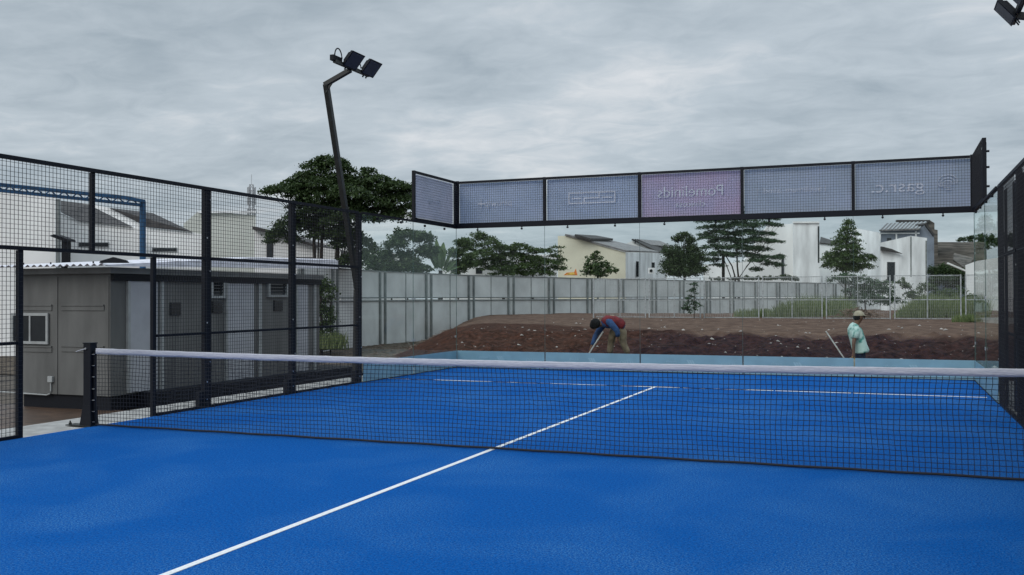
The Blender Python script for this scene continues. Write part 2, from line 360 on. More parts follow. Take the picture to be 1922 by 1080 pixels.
# rubble: far too many scraps to count
rb = MB()
for k in range(620):
    x = random.uniform(-9, 7.5); y = 12.2+7.5*random.random()**1.2 if random.random() < .8 else random.uniform(18,36)
    z = tz(x, y); s = random.choice([.012,.015,.018,.022,.03,.045])*random.uniform(.6,1.25)
    if z < -.4 and y > 14: continue
    a = random.random()*6.28
    rb.add([(x+s*random.uniform(.6,1.6)*math.cos(a+t), y+s*math.sin(a+t), z+(.0 if t < 9 else 0)+random.uniform(-.2,.3)*s) for t in (0,1.3,2.6,4.0,5.1)]+[(x,y,z+s*random.uniform(.4,1))],
           [(0,1,5),(1,2,5),(2,3,5),(3,4,5),(4,0,5)])
tag(rb.build('rubble', 'stone'), 'pale stone and brick scraps scattered over the dug soil bank', 'rubble', kind='stuff')
tw = MB()
for k in range(420):
    px = random.uniform(684, 850); py = random.uniform(628, 672)
    p = onz(px, py, -.5); p.z = max(tz(p.x, p.y), GZ)+.03; a = random.gauss(.3,.9); l = random.uniform(.06,.45)
    d = Vector((math.cos(a), math.sin(a), random.uniform(-.2,.25)))*l/2
    tw.beam(p-d, p+d, random.uniform(.008,.03), .012)
tag(tw.build('wood_litter', 'soil_wood'), 'broken twigs and timber scraps littering the ground beside the bank', 'litter', kind='stuff')

# ------------------------------------------------------------------ court enclosure
def wires(mb, O, U, Vv, w_, h_, su=.05, sv=.05, r=.0020, jit=0):
    O = Vector(O); U = Vector(U).normalized(); Vv = Vector(Vv).normalized(); Nn = U.cross(Vv)
    def rod(a, b, off):
        d = (b-a).normalized(); s = d.cross(Nn); o = len(mb.v)
        for p in (a, b):
            for c1, c2 in ((-1,-1),(1,-1),(1,1),(-1,1)): mb.v.append(tuple(p+s*r*c1+Nn*(r*c2+off)))
        mb.f.extend([(o,o+1,o+5,o+4),(o+1,o+2,o+6,o+5),(o+2,o+3,o+7,o+6),(o+3,o,o+4,o+7)])
    n = max(1, round(w_/su))
    for k in range(1, n): rod(O+U*(w_*k/n), O+U*(w_*k/n)+Vv*h_, 0)
    n = max(1, round(h_/sv))
    for k in range(1, n): rod(O+Vv*(h_*k/n), O+Vv*(h_*k/n)+U*w_, r*1.9)
Z1, Z2, Z3, Z4 = 1.01, 2.02, 2.97, 3.96
def bolts(parent, pts, ax='x', r=.011):
    for p in pts:
        p = Vector(p); d = {'x': Vector((1,0,0)), '-x': Vector((-1,0,0)), 'y': Vector((0,-1,0))}[ax]
        MB().tube([p, p+d*.012], r, 6).build('bolt', 'bolt', parent)

def side_fence(s, label):
    """s=-1 left, +1 right; panels run along y on x = 5 s"""
    X0 = 5.0*s; xi = X0-.0*s
    t = thing('side_fence', (X0, 0, 0), label, 'fence', 'wire mesh side fences of the court')
    inn = -s
    def post(y, z0, z1, wy, wx=.06):
        return MB().box(X0-wx/2+.03*s, X0+wx/2+.03*s, y-wy/2, y+wy/2, z0, z1).build('post', 'black', t, bevel=.004)
    edges = [-10.05,-8.04,-6.03,-4.02,-2.01,-1.0,1.0,2.01,4.02,6.03]
    for y in (-6.03,-4.02,-2.01,2.01,4.02,6.03):
        post(y, -.012, Z3, .125, .06)
        pl = MB().box(X0+.045*s-.035, X0+.045*s+.035, y-.16, y-.062, 0, .22); pl.build('foot_bracket', 'black', t)
        bolts(t, [(X0+.0*s+inn*.001, y+(.03 if k % 2 else -.03), z) for k, z in enumerate((.35,.62,1.15,1.85,2.3,2.82,.12))], 'x' if s < 0 else '-x')
    for y in (-1.0, 1.0): post(y, -.012, Z2-.022, .06, .05)
    post(0, Z2+.022, Z3-.022, .05, .05)
    ymax = 6.03; ymin = -10.05
    MB().box(X0+.005*s-.022, X0+.005*s+.022, ymin, ymax-.063, Z3-.022, Z3+.022).build('top_rail', 'black', t)
    segs = [(-6.03,-4.02),(-4.02,-2.01),(-2.01,2.01),(2.01,4.02),(4.02,6.03)]
    for a, b in segs: MB().box(X0+.008*s-.020, X0+.008*s+.020, a+.0635, b-.0635, Z2-.021, Z2+.021).build('rail', 'black', t)
    low = [(-6.03,-4.02),(-4.02,-2.01),(-2.01,-1.0),(1.0,2.01),(2.01,4.02),(4.02,6.03)]
    for a, b in low:
        wa = .0315 if abs(a) == 1 else .0635; wb = .0315 if abs(b) == 1 else .0635
        for z in (Z1, .018): MB().box(X0+.009*s-.018, X0+.009*s+.018, a+wa, b-wb, z-.017, z+.017).build('rail', 'black', t)
        m = MB(); wires(m, (X0-.014*s, a, .03), (0,1,0), (0,0,1), b-a, Z2-.04); m.build('mesh_panel', 'wire', t)
    for a, b in ((-6.03,-4.02),(-4.02,-2.01),(-2.01,0),(0,2.01),(2.01,4.02),(4.02,6.03)):
        m = MB(); wires(m, (X0-.014*s, a, Z2), (0,1,0), (0,0,1), b-a, Z3-Z2); m.build('mesh_panel', 'wire', t)
    return t
side_fence(-1, 'long black wire mesh fence with an open doorway, beside the grey cabin')
side_fence(1, 'black wire mesh fence seen edge on at the right edge of the photo')

for (ya, yb_, lb) in ((5.62, 6.0, 'narrow strip of black windscreen next to the glass on the right fence'), (-6.0, 5.02, 'long black windscreen cloth on the outside of the right fence')):
    o = MB().box(5.066, 5.070, ya, yb_, .04, Z3-.05).build('windscreen', 'black'); tag(o, lb, 'windscreen', 'black windscreens on the right fence')
FB = .355
def glass_panel(t, c0, c1, y_or_x, along, marks=False):
    g = .006
    mb = MB()
    if along == 'x': mb.box(c0+g, c1-g, y_or_x-.006, y_or_x+.006, .012, Z3-.01)
    else: mb.box(y_or_x-.006, y_or_x+.006, c0+g, c1-g, .012, Z3-.01)
    p = mb.build('glass_panel', 'glass' if along == 'x' else 'glass_side', t)
    e = MB(); zb = (.012, Z3-.01)
    if along == 'x': e.box(c1-.0055, c1-.0005, y_or_x-.005, y_or_x+.005, *zb)
    else: e.box(y_or_x-.005, y_or_x+.005, c1-.0055, c1-.0005, *zb)
    e.build('glass_edge', 'glass_edge', p)
    f = MB()
    if along == 'x': f.box(c0+.012, c1-.012, y_or_x-.010, y_or_x-.0075, .014, FB)
    else:
        sg = -1 if y_or_x > 0 else 1
        f.box(min(y_or_x+sg*.0075, y_or_x+sg*.010), max(y_or_x+sg*.0075, y_or_x+sg*.010), c0+.012, c1-.012, .014, FB)
    f.build('frosted_band', 'frost', p)
    return p
def textmesh(name, txt, size, m, parent, origin, ux, uz, thick=.0015, mirror=False, spacing=1.0, sx=1.0):
    """lettering laid on a plane through origin, ux = reading direction"""
    c = bpy.data.curves.new(name, 'FONT'); c.body = txt; c.size = size; c.extrude = thick/2; c.align_x = 'CENTER'; c.align_y = 'CENTER'; c.space_character = spacing
    o = bpy.data.objects.new(name, c); COL.objects.link(o); dg = bpy.context.evaluated_depsgraph_get(); dg.update()
    me = bpy.data.meshes.new_from_object(o.evaluated_get(dg)); bpy.data.objects.remove(o)
    ux = Vector(ux).normalized(); uz = Vector(uz).normalized(); n = ux.cross(uz)
    off = Vector(parent.location) if parent.parent is None else parent.parent.location
    for v in me.vertices:
        x = v.co.x*(-1 if mirror else 1)*sx; v.co = Vector(origin)+ux*x+uz*v.co.y+n*v.co.z-off
    me.materials.clear(); me.materials.append(M[m]); ob = bpy.data.objects.new(name, me); COL.objects.link(ob); ob.parent = parent
    return ob
bw = thing('back_wall', (0, YB, 0), 'glass back wall of the court under a row of black framed mesh panels', 'court wall')
xsx = [-5,-3,-1,1,3,5]
for k in range(5):
    p = glass_panel(bw, xsx[k], xsx[k+1], YB, 'x')
    c = xsx[k]
    textmesh('lettering', 'monda', .075, 'frost_mark', p, (c+.62, YB-.0115, FB*.62), (1,0,0), (0,0,1), .002, mirror=True)
    mk = MB(); cxm = c+.92
    for a in (0, .045, .09): mk.add([(cxm+a, YB-.0115, FB*.72), (cxm+a+.035, YB-.0115, FB*.72), (cxm+a+.09, YB-.0115, FB*.45), (cxm+a+.055, YB-.0115, FB*.45)], [(0,1,2,3)])
    mk.build('logo_mark', 'frost_mark', p)
    textmesh('lettering', 'ITTPO', .10, 'frost_mark', p, (c+1.72, YB-.0115, FB*.50), (1,0,0), (0,0,1), .002, mirror=True)
# beam, posts, frames above the glass
MB().box(-5.05, 5.05, YB-.05, YB+.05, Z3-.012, Z3+.095).build('beam', 'black', bw, bevel=.004)
MB().box(-4.94, 4.94, YB-.03, YB+.03, Z4-.045, Z4).build('top_rail', 'black', bw)
for k, x in enumerate(xsx):
    hw = .055 if abs(x) == 5 else .03
    MB().box(x-hw, x+hw, YB-.032, YB+.032, Z3+.096, Z4+(.004 if abs(x) < 5 else .012)).build('post', 'black', bw, bevel=.003)
for k in range(5):
    m = MB(); wires(m, (xsx[k], YB-.034, Z3+.09), (1,0,0), (0,0,1), 2, Z4-Z3-.10, .0488, .0488, .0019); m.build('mesh_panel', 'wire', bw)
    for dx in (.5, 1.5):
        c = Vector((xsx[k]+dx, YB-.008, Z3-.055)); q = MB(); q.tube([c, c+Vector((0,-.03,0))], .021, 12); q.box(c.x-.012, c.x+.012, YB-.02, YB-.006, Z3-.03, Z3+.0); q.build('glass_clamp', 'black', bw)
MB().box(-5.0, 5.0, YB-.015, YB+.02, .0, .011).build('floor_channel', 'black', bw)
# side glass with the return frames above
for s in (-1, 1):
    t = thing('side_glass_wall', (5.0*s, 8.04, 0), ['glass side wall with a corner mesh frame, left end of the back wall', 'glass side wall with a corner mesh frame seen edge on, right end of the back wall'][s > 0], 'court wall', 'glass side walls')
    X0 = 5.0*s
    for a, b in ((6.10, 8.04), (8.04, YB-.012)): glass_panel(t, a, b, X0, 'y')
    for y in (8.04, YB-.03):
        for z in (.66, 1.46):
            q = MB(); q.box(X0-s*.0075-.004, X0-s*.0075+.004, y-.075, y-.02, z-.022, z+.022); 
            if y < 9: q.box(X0-s*.0075-.004, X0-s*.0075+.004, y+.02, y+.075, z-.022, z+.022)
            q.build('glass_clip', 'bolt', t)
    MB().box(X0-.028, X0+.028, 6.10, YB-.06, Z3-.012, Z3+.022).build('beam', 'black', t)
    for y in (6.6, 7.5, 8.5, 9.4):
        c = Vector((X0-s*.008, y, Z3-.06)); MB().tube([c, c-Vector((s*.03,0,0))], .024, 12).build('glass_clamp', 'black', t)
    zt = Z4+(.0)
    MB().box(X0-.03, X0+.03, 8.04, 8.10, Z3+.023, zt).build('post', 'black', t, bevel=.003)
    MB().box(X0-.028, X0+.028, 8.101, YB-.06, zt-.045, zt-.002).build('top_rail', 'black', t)
    MB().box(X0-.028, X0+.028, 8.101, YB-.06, Z3+.024, Z3+.07).build('rail', 'black', t)
    m = MB(); wires(m, (X0-.034*s, 8.08, Z3+.05), (0,1,0), (0,0,1), 1.93, .93, .0488, .0488); m.build('mesh_panel', 'wire', t)
    MB().box(X0-.018, X0+.018, 6.10, YB-.06, .0, .011).build('floor_channel', 'black', t)
    if s > 0:
        for z in (3.2, 3.5, 3.75): MB().tube([(X0+.03, 8.07, z), (X0+.075, 8.07, z)], .018, 8).build('hinge_bolt', 'black', t)

# banners ------------------------------------------------------------
BL = ['slate blue printed banner at the left end of the row above the glass', 'slate blue banner with a boxed outline logo, left of the pink one',
      'pink and violet banner, the only one of that colour above the glass', 'blue grey banner with one thin line of print, right of the pink one',
      'blue grey banner with a globe like logo and large letters, right end of the row']
mats = ['ban_blue','ban_blue','ban_pink','ban_blue2','ban_blue2']
def cloth(x0, x1, y, z0, z1, name, m, parent=None, nx=24, nz=8, seed=0):
    mb = MB(); r = random.Random(seed)
    ph = r.random()*6
    for k in range(2):
        for j in range(nz+1):
            for i in range(nx+1):
                u = i/nx; v = j/nz
                dy = .010*math.sin(u*9+ph)*math.sin(v*3.1)+.006*math.sin(u*21+v*7+ph)
                mb.v.append((x0+(x1-x0)*u, y+dy+.003*k, z0+(z1-z0)*v))
    W = nx+1; H = (nx+1)*(nz+1)
    for j in range(nz):
        for i in range(nx):
            a = j*W+i; mb.f.append((a, a+1, a+W+1, a+W)); mb.f.append((H+a, H+a+W, H+a+W+1, H+a+1))
    return mb.build(name, m, parent, smooth=True)
for k in range(5):
    x0, x1 = xsx[k]+.034+.02*(k==0), xsx[k+1]-.034-.02*(k==4)
    t = thing('banner', (xsx[k]+1, YB+.05, Z3+.1), BL[k], 'banner', 'printed banners above the glass')
    cloth(x0, x1, YB+.055, Z3+.098, Z4-.048, 'fabric', mats[k], t, seed=k)
    c = xsx[k]+1; yy = YB+.034; ux = (1,0,0); uz = (0,0,1); zc = (Z3+Z4)/2
    if k == 0:
        textmesh('print', 'pinuwip', .20, 'ban_mark', t, (c-.05, yy, zc), ux, uz, .002, True)
        MB().box(c-.52, c-.36, yy-.001, yy+.001, zc-.01, zc+.02).box(c-.45, c-.43, yy-.0011, yy+.0011, zc-.1, zc+.12).build('print', 'ban_mark', t)
    if k == 1:
        b = MB(); z0, z1 = zc-.02, zc+.22
        for (a0,a1,b0,b1) in ((-.5,.5,z1-.03,z1),(-.5,.5,z0,z0+.03),(-.5,-.47,z0+.031,z1-.031),(.47,.5,z0+.031,z1-.031),(-.17,.17,z0+.10,z0+.125),(-.17,-.14,z0+.031,z0+.099),(.14,.17,z0+.126,z1-.031),(-.42,-.22,z0+.10,z0+.125),(.22,.42,z0+.10,z0+.125)):
            b.box(c+a0, c+a1, yy-.001, yy+.001, b0-.06, b1-.06)
        b.build('print', 'ban_mark', t)
    if k == 2:
        textmesh('print', 'Pomelinids', .30, 'ban_mark', t, (c, yy, zc+.07), ux, uz, .002, True, sx=1.0)
        textmesh('print', 'clinicosa', .17, 'ban_mark', t, (c, yy, zc-.17), ux, uz, .002, True, sx=1.0)
    if k == 3: textmesh('print', 'I autilimum .almd. |', .15, 'ban_mark', t, (c-.1, yy, zc+.02), ux, uz, .002, True, sx=1.1)
    if k == 4:
        textmesh('print', 'gasr.c.', .30, 'ban_mark', t, (c-.25, yy, zc), ux, uz, .002, True, sx=1.2)
        b = MB(); cc = Vector((c+.58, yy, zc+.05))
        for ph, r, s0 in ((0,.16,1),(.3,.12,1),(.5,.08,1)):
            pts = [cc+Vector((r*math.cos(a), 0, r*.75*math.sin(a)-ph*.08)) for a in [j*.35-.3 for j in range(13)]]
            b.tube(pts, .008, 4)
        for j in range(4): b.tube([cc+Vector((-.12+.03*j, 0, -.02-.04*j)), cc+Vector((.06, 0, -.03-.035*j))], .007, 4)
        b.build('print', 'ban_mark', t)
t = thing('banner', (-5.05, 9.05, Z3+.1), 'lilac grey banner on the short corner frame at the left', 'banner', 'printed banners above the glass')
cb = MB()
n = 14
for k in range(2):
    for j in range(7):
        for i in range(n+1):
            u = i/n; v = j/6; cb.v.append((-5.055+.008*math.sin(u*9)*math.sin(v*3)-.003*k, 8.13+1.84*u, Z3+.09+.85*v))
for j in range(6):
    for i in range(n):
        a_ = j*(n+1)+i; H = (n+1)*7; cb.f.append((a_, a_+1, a_+n+2, a_+n+1)); cb.f.append((H+a_, H+a_+n+1, H+a_+n+2, H+a_+1))
cb.build('fabric', 'ban_lilac', t, smooth=True)
textmesh('print', 'pinuwip', .20, 'ban_mark', t, (-5.035, 9.05, 3.46), (0,1,0), (0,0,1), .002, True, sx=.9)
t = thing('banner', (5.05, 9.05, Z3+.1), 'dark backed banner on the corner frame seen edge on at the right', 'banner', 'printed banners above the glass')
MB().box(5.035, 5.041, 8.13, 9.96, Z3+.09, Z4-.06).build('fabric', 'black', t)

# ------------------------------------------------------------------ net and post
t = thing('net_post', (-5.06, 0, 0), 'black steel net post bolted to the blue court edge', 'net post')
px0 = -5.055
MB().box(px0-.055, px0+.055, -.05, .05, .012, .955).build('column', 'black', t, bevel=.006)
MB().box(px0-.06, px0+.06, -.055, .055, .9555, .97).build('cap', 'black', t, bevel=.003)
fl = MB(); fl.add([(px0-.10,-.06,.012),(px0+.07,-.06,.012),(px0+.07,.06,.012),(px0-.10,.06,.012),(px0-.057,-.053,.24),(px0+.057,-.053,.24),(px0+.057,.053,.24),(px0-.057,.053,.24)],[(0,3,2,1),(4,5,6,7),(0,1,5,4),(1,2,6,5),(2,3,7,6),(3,0,4,7)])
fl.build('foot', 'black', t)
MB().box(px0-.30, px0+.075, -.075, .075, .0, .011).build('base_plate', 'pole', t)
for dx, dy in ((-.26,-.04),(-.17,.045)):
    b = MB(); b.tube([(px0+dx,dy,.011),(px0+dx,dy,.055)], .009, 8); b.tube([(px0+dx,dy,.011),(px0+dx,dy,.032)], .018, 6); b.build('anchor_bolt', 'pole', t)
MB().box(px0+.056, px0+.085, -.012, .012, .03, .88).build('lacing_bar', 'black', t)
for z in (.83,.70,.57,.43,.30,.17,.05): MB().tube([(px0+.062,-.012,z),(px0+.062,-.03,z+.003),(px0+.10,-.035,z+.005)], .005, 6).build('hook', 'bolt', t)
MB().tube([(px0-.01,-.05,.90),(px0-.01,-.065,.90)], .012, 8).build('bolt', 'bolt', t)
MB().tube([(px0-.01,-.06,.90),(px0-.07,-.07,.885),(px0-.14,-.075,.865)], .004, 6).build('tie_rope', 'tape', t)

NX0, NX1 = -4.965, 4.97
def ztop(x): return .905-.035*(1-(x/5)**2)
t = thing('net', (0, 0, 0), 'black cord net with a white top tape stretched across the blue court', 'net')
r = random.Random(5)
nt_ = MB(); rr = .0026
def poly(pts, rad):
    o = len(nt_.v)
    for p in pts:
        for c1, c2 in ((-1,-.6),(1,-.6),(0,1)): nt_.v.append((p[0]+(rad*c1 if vert else 0), p[1]+rad*c2, p[2]+(0 if vert else rad*c1)))
    for i in range(len(pts)-1):
        for k in range(3):
            a = o+i*3+k; b = o+i*3+(k+1) % 3; nt_.f.append((a, b, b+3, a+3))
NV = 218; NH = 19
grid = {}
for i in range(NV+1):
    x = NX0+(NX1-NX0)*i/NV; zt = ztop(x)-.04
    for j in range(NH+1):
        v = j/NH
        wob = .010*math.sin(x*2.1+v*3)+.005*math.sin(x*7.3+v*9)
        hang = .016*math.sin(x*1.1+1)*math.sin(v*math.pi)
        grid[i, j] = (x+wob*math.sin(math.pi*v)+r.gauss(0,.0014)+hang, .012*math.sin(x*1.7)*math.sin(v*3.1)+r.gauss(0,.001), .026+(zt-.026)*v+(r.gauss(0,.0016)-.006*math.sin(x*5+v*4))*math.sin(math.pi*v))
vert = True
for i in range(NV+1): poly([grid[i, j] for j in range(NH+1)], rr)
vert = False
for j in range(NH+1): poly([grid[i, j] for i in range(NV+1)], rr)
nt_.build('netting', 'cord', t)
tp = MB(); n = 240
for i in range(n+1):
    x = NX0+(NX1-NX0)*i/n; z = ztop(x); rp = .0006*math.sin(x*33)+.0008*math.sin(x*13+1)+r.gauss(0,.0003)
    hgt = .066+.002*math.sin(x*9)
    ring = [(-.006+rp,-hgt),( -.007+rp*2,-hgt*.55),(-.006-rp,-.012),(-.003,0.0+rp),(.003,rp),(.006,-.012),(.007,-hgt*.55),(.006,-hgt)]
    for (dy, dz) in ring: tp.v.append((x, dy, z+dz))
for i in range(n):
    for k in range(8):
        a = i*8+k; b = i*8+(k+1) % 8; tp.f.append((a, b, b+8, a+8))
tp.build('top_tape', 'tape', t, smooth=True)
bt = MB(); bt.tube([(NX0+(NX1-NX0)*i/60, .0,   .020+.002*math.sin(i*1.3)) for i in range(61)], .012, 6); bt.build('bottom_cord', 'cord', t)
# ------------------------------------------------------------------ floodlight poles
def flood(t, c, s, ang, m_y=.40):
    """lamp head centred at c, s=-1 on the left pole (shines to +x)"""
    c = Vector(c); dwn = Vector((s*math.cos(ang)*1, 0, -math.sin(ang)))      # lies in the lens plane, from top edge to bottom edge
    ydir = Vector((0,1,0)); nrm = ydir.cross(dwn)
    if nrm.z > 0: nrm = -nrm
    def q(a, b, h): return c+ydir*a+dwn*b+nrm*h
    H = MB(); w2, h2, d = m_y/2, .15, .05
    vs = [q(-w2,-h2,0),q(w2,-h2,0),q(w2,h2,0),q(-w2,h2,0),q(-w2*.9,-h2*.85,-d),q(w2*.9,-h2*.85,-d),q(w2*.9,h2*.85,-d),q(-w2*.9,h2*.85,-d)]
    H.add(vs, [(0,1,2,3),(7,6,5,4),(0,4,5,1),(1,5,6,2),(2,6,7,3),(3,7,4,0)])
    hd = H.build('lamp_head', 'black', t, bevel=.004)
    l = MB(); e2 = .022
    l.add([q(-w2+e2,-h2+e2,.003),q(w2-e2,-h2+e2,.003),q(w2-e2,h2-e2,.003),q(-w2+e2,h2-e2,.003),q(-w2+e2,-h2+e2,.0),q(w2-e2,-h2+e2,.0),q(w2-e2,h2-e2,.0),q(-w2+e2,h2-e2,.0)],[(0,1,2,3),(7,6,5,4),(0,4,5,1),(1,5,6,2),(2,6,7,3),(3,7,4,0)])
    l.build('lens', 'lens', hd)
    fn = MB()
    for k in range(9):
        a = -w2*.8+k*w2*.2; fn.add([q(a,-h2*.7,-d),q(a+.006,-h2*.7,-d),q(a+.006,h2*.7,-d),q(a,h2*.7,-d),q(a,-h2*.5,-d-.03),q(a+.006,-h2*.5,-d-.03),q(a+.006,h2*.5,-d-.03),q(a,h2*.5,-d-.03)],[(0,1,2,3),(7,6,5,4),(0,4,5,1),(1,5,6,2),(2,6,7,3),(3,7,4,0)])
    fn.build('cooling_fins', 'black', hd)
    br = MB(); br.beam(q(-.05,h2*.2,-d-.005), q(-.05,h2+.06,-.03), .03, .012); br.beam(q(.05,h2*.2,-d-.005), q(.05,h2+.06,-.03), .03, .012); br.build('bracket', 'black', hd)
    return hd
XL = -5.14
base = Vector((XL, 6.12, -.012))
kn = onx(671, 545, XL); elbow = onx(612, 158, XL); elbow.y = 6.12-.0
elbow = onx(612,158,XL)
t = thing('floodlight_pole', base, 'dark leaning floodlight pole with lamp heads behind the left mesh fence', 'floodlight', 'court floodlight poles')
kn.x = XL; 
MB().beam(base, kn, .10, .10).beam(kn+Vector((0,0,-.01)), elbow, .085, .085).build('pole', 'pole', t, bevel=.006)
ae = Vector((elbow.x+.46, elbow.y+.02, elbow.z+.20))
MB().beam(elbow+(elbow-ae).normalized()*.03, ae, .075, .075).build('arm', 'pole', t, bevel=.005)
gs = MB(); gs.prism([elbow+Vector((.0,-.012,-.16)), elbow+Vector((.16,-.012,.05)), elbow+Vector((0,-.012,.0))], (0,.024,0)); gs.build('gusset', 'pole', t)
cb0 = ae+Vector((0.0,-.50,.035)); cb1 = ae+Vector((0.0,.60,.035))
MB().beam(cb0, cb1, .055, .055).build('crossbar', 'pole', t)
for yy, xx in ((-.08,.12),(.50,.12)): flood(t, ae+Vector((xx,yy,.12)), -1, math.radians(50))
MB().beam(cb0+Vector((-.02,-.05,.05)), cb0+Vector((-.02,.22,.05)), .07, .09).build('driver_box', 'black', t, bevel=.004)
def loop(t, c, r_, a0, a1, ax=Vector((0,1,0))):
    pts = [c+ax*(r_*math.cos(a0+(a1-a0)*i/14))+Vector((0,0,1))*(r_*1.35*math.sin(a0+(a1-a0)*i/14)) for i in range(15)]
    MB().tube(pts, .011, 6).build('cable', 'black', t)
loop(t, cb0+Vector((0,.12,.08)), .11, 0, math.pi); loop(t, ae+Vector((.03,.21,.06)), .08, .2, math.pi)

tR = thing('floodlight_pole', (5.2, 3.9, -.012), 'floodlight at the top right corner, its pole outside the frame', 'floodlight', 'court floodlight poles')
MB().beam((5.2,3.9,-.012), (5.2,3.9,1.6), .10).beam((5.2,3.9,1.59), (5.55,3.9,4.62), .085).build('pole', 'pole', tR, bevel=.006)
MB().beam((5.57,3.9,4.61), (5.02,3.9,4.74), .075).build('arm', 'pole', tR)
MB().beam((5.02,3.1,4.80), (5.02,4.45,4.80), .055).build('crossbar', 'pole', tR)
for yy in (3.3, 4.13): flood(tR, (4.90,yy,4.84), 1, math.radians(50))
loop(tR, Vector((5.03,3.8,4.83)), .12, 0, math.pi)

# ------------------------------------------------------------------ grey cabin
CX = -9.3; CYF = 4.68; CYB = 11.4; CW = 2.15
t = thing('cabin', (CX-CW/2, CYF, GZ), 'grey steel container cabin with white corrugated roof beside the court', 'cabin')
zb, zt_ = -.26, 1.93
MB().box(CX-CW, CX, CYF, CYB, zb, zt_).build('wall', 'grey_steel', t)
MB().box(CX-CW-.02, CX+.10, CYF-.10, CYB+.05, zt_+.001, zt_+.11).build('fascia', 'fascia', t)
def fr(px, py): return ony(px, py, CYF)
for (a, b, c, d) in ((38,98,572,583),(116,196,572,583),(38,98,650,660),(116,196,650,660)):
    p0 = fr(a, d); p1 = fr(b, c)
    rib = MB(); rib.box(p0.x, p1.x, CYF-.016, CYF, p0.z, p1.z-.025); rib.box(p0.x, p1.x, CYF-.03, CYF, p1.z-.0249, p1.z)
    rib.build('pressed_rib', 'grey_steel', t)
for px in (107, 203): p = fr(px, 600); MB().box(p.x-.022, p.x+.022, CYF-.014, CYF, zb, zt_-.05).build('seam', 'grey_steel', t)
a = fr(24, 645); b = fr(93, 588)
wn = MB(); wn.box(a.x, b.x, CYF-.045, CYF-.017, a.z, a.z+.05).box(a.x, b.x, CYF-.045, CYF-.017, b.z-.05, b.z).box(a.x, a.x+.05, CYF-.045, CYF-.017, a.z+.051, b.z-.051).box(b.x-.05, b.x, CYF-.045, CYF-.017, a.z+.051, b.z-.051).box((a.x+b.x)/2-.005, (a.x+b.x)/2+.03, CYF-.045, CYF-.017, a.z+.051, b.z-.051)
wo = wn.build('window', 'cabin_frame', t)
MB().box(a.x+.03, b.x-.03, CYF-.03, CYF-.002, a.z+.03, b.z-.03).build('pane', 'dark_glass', wo)
s0 = fr(97, 712); MB().box(s0.x-.055, s0.x+.055, CYF-.05, CYF, s0.z-.055, s0.z+.055).build('socket_box', 'cabin_frame', t, bevel=.006)
MB().tube([(s0.x,CYF-.02,s0.z-.05),(s0.x,CYF-.02,s0.z-.22),(s0.x-.03,CYF-.02,s0.z-.27),(s0.x-.10,CYF-.02,s0.z-.29),(s0.x-1.4,CYF-.02,s0.z-.27)], .014, 8).build('conduit', 'cabin_frame', t)
MB().box(CX-CW+.03, CX-.04, CYF+.05, CYB-.05, GZ+.03, zb-.001).build('chassis', 'black', t)
MB().box(CX+.0, CX+.38, CYF+.7, CYB+1.3, GZ+.03, zb+.02).build('side_step', 'black', t)
MB().box(CX+.381, CX+.62, CYF+2.9, CYB+1.7, GZ+.02, zb-.13).build('side_step', 'black', t)
MB().box(CX-CW*.75, CX, CYB+.06, CYB+1.3, GZ+.03, zb+.02).build('side_step', 'black', t)
# long side towards the court: doors, louvred windows, vents
def sd_(px): return onx(px, 600, CX).y
def sz(px, py): return onx(px, py, CX).z
def sidebox(px0, px1, py0, py1, d0, d1, name, m, par, zoff=None):
    pm = (px0+px1)/2; y0, y1 = sd_(px0), sd_(px1); za, zb_ = sz(pm, py1), sz(pm, py0)
    return MB().box(CX+d0, CX+d1, y0, y1, za, zb_).build(name, m, par)
def sdoor(px0, px1, label=None):
    y0, y1 = sd_(px0), sd_(px1); o = MB().box(CX, CX+.035, y0, y1, zb+.03, 1.80).build('door', 'cabin_white', t)
    MB().box(CX+.001, CX+.055, y0-.06, y0-.001, zb+.03, 1.80).build('door_frame', 'cabin_frame', o)
    ym = y1-.10; MB().tube([(CX+.035,ym,.80),(CX+.07,ym,.80),(CX+.07,ym-.09,.80)], .011, 6).build('handle', 'bolt', o)
sdoor(241, 293); sdoor(425, 474); sdoor(556, 576)
def swin(a, b, c, d):
    y0, y1 = sd_(a), sd_(b); z1, z0 = sz((a+b)/2, c), sz((a+b)/2, d); f = MB()
    f.box(CX+.0, CX+.06, y0, y1, z0, z0+.05).box(CX+.0, CX+.06, y0, y1, z1-.05, z1).box(CX+.0, CX+.06, y0, y0+.07, z0+.051, z1-.051).box(CX+.0, CX+.06, y1-.07, y1, z0+.051, z1-.051)
    fo = f.build('window', 'cabin_frame', t); g = MB()
    for k in range(4):
        zc = z0+.09+k*(z1-z0-.15)/4; g.add([(CX+.01,y0+.072,zc),(CX+.01,y1-.072,zc),(CX+.05,y1-.072,zc-.02+.06),(CX+.05,y0+.072,zc-.02+.06)],[(0,1,2,3)])
    MB().box(CX+.002, CX+.008, y0+.071, y1-.071, z0+.052, z1-.052).build('pane', 'dark_glass', fo); g.build('louvre', 'dark_glass', fo)
swin(392, 420, 524, 560); swin(500, 538, 522, 558)
def svent(a, b, c, d):
    y0, y1 = sd_(a), sd_(b); z1, z0 = sz((a+b)/2, c), sz((a+b)/2, d)
    v = MB().box(CX, CX+.02, y0, y1, z0, z1); 
    for k in range(5): v.box(CX+.0205, CX+.04, y0+.01, y1-.01, z0+.02+k*(z1-z0)/5, z0+.045+k*(z1-z0)/5)
    v.build('vent', 'dark_glass', t)
svent(318, 338, 568, 592); svent(397, 416, 566, 588); svent(513, 529, 564, 584)
for px in (303, 383, 424, 487, 546, 590): y = sd_(px); MB().box(CX, CX+.03, y-.05, y+.05, zb, 1.82).build('corner_strip', 'cabin_frame', t)
MB().box(CX+.001, CX+.07, CYF-.0, CYB, 1.81, 1.925).build('top_channel', 'black', t)
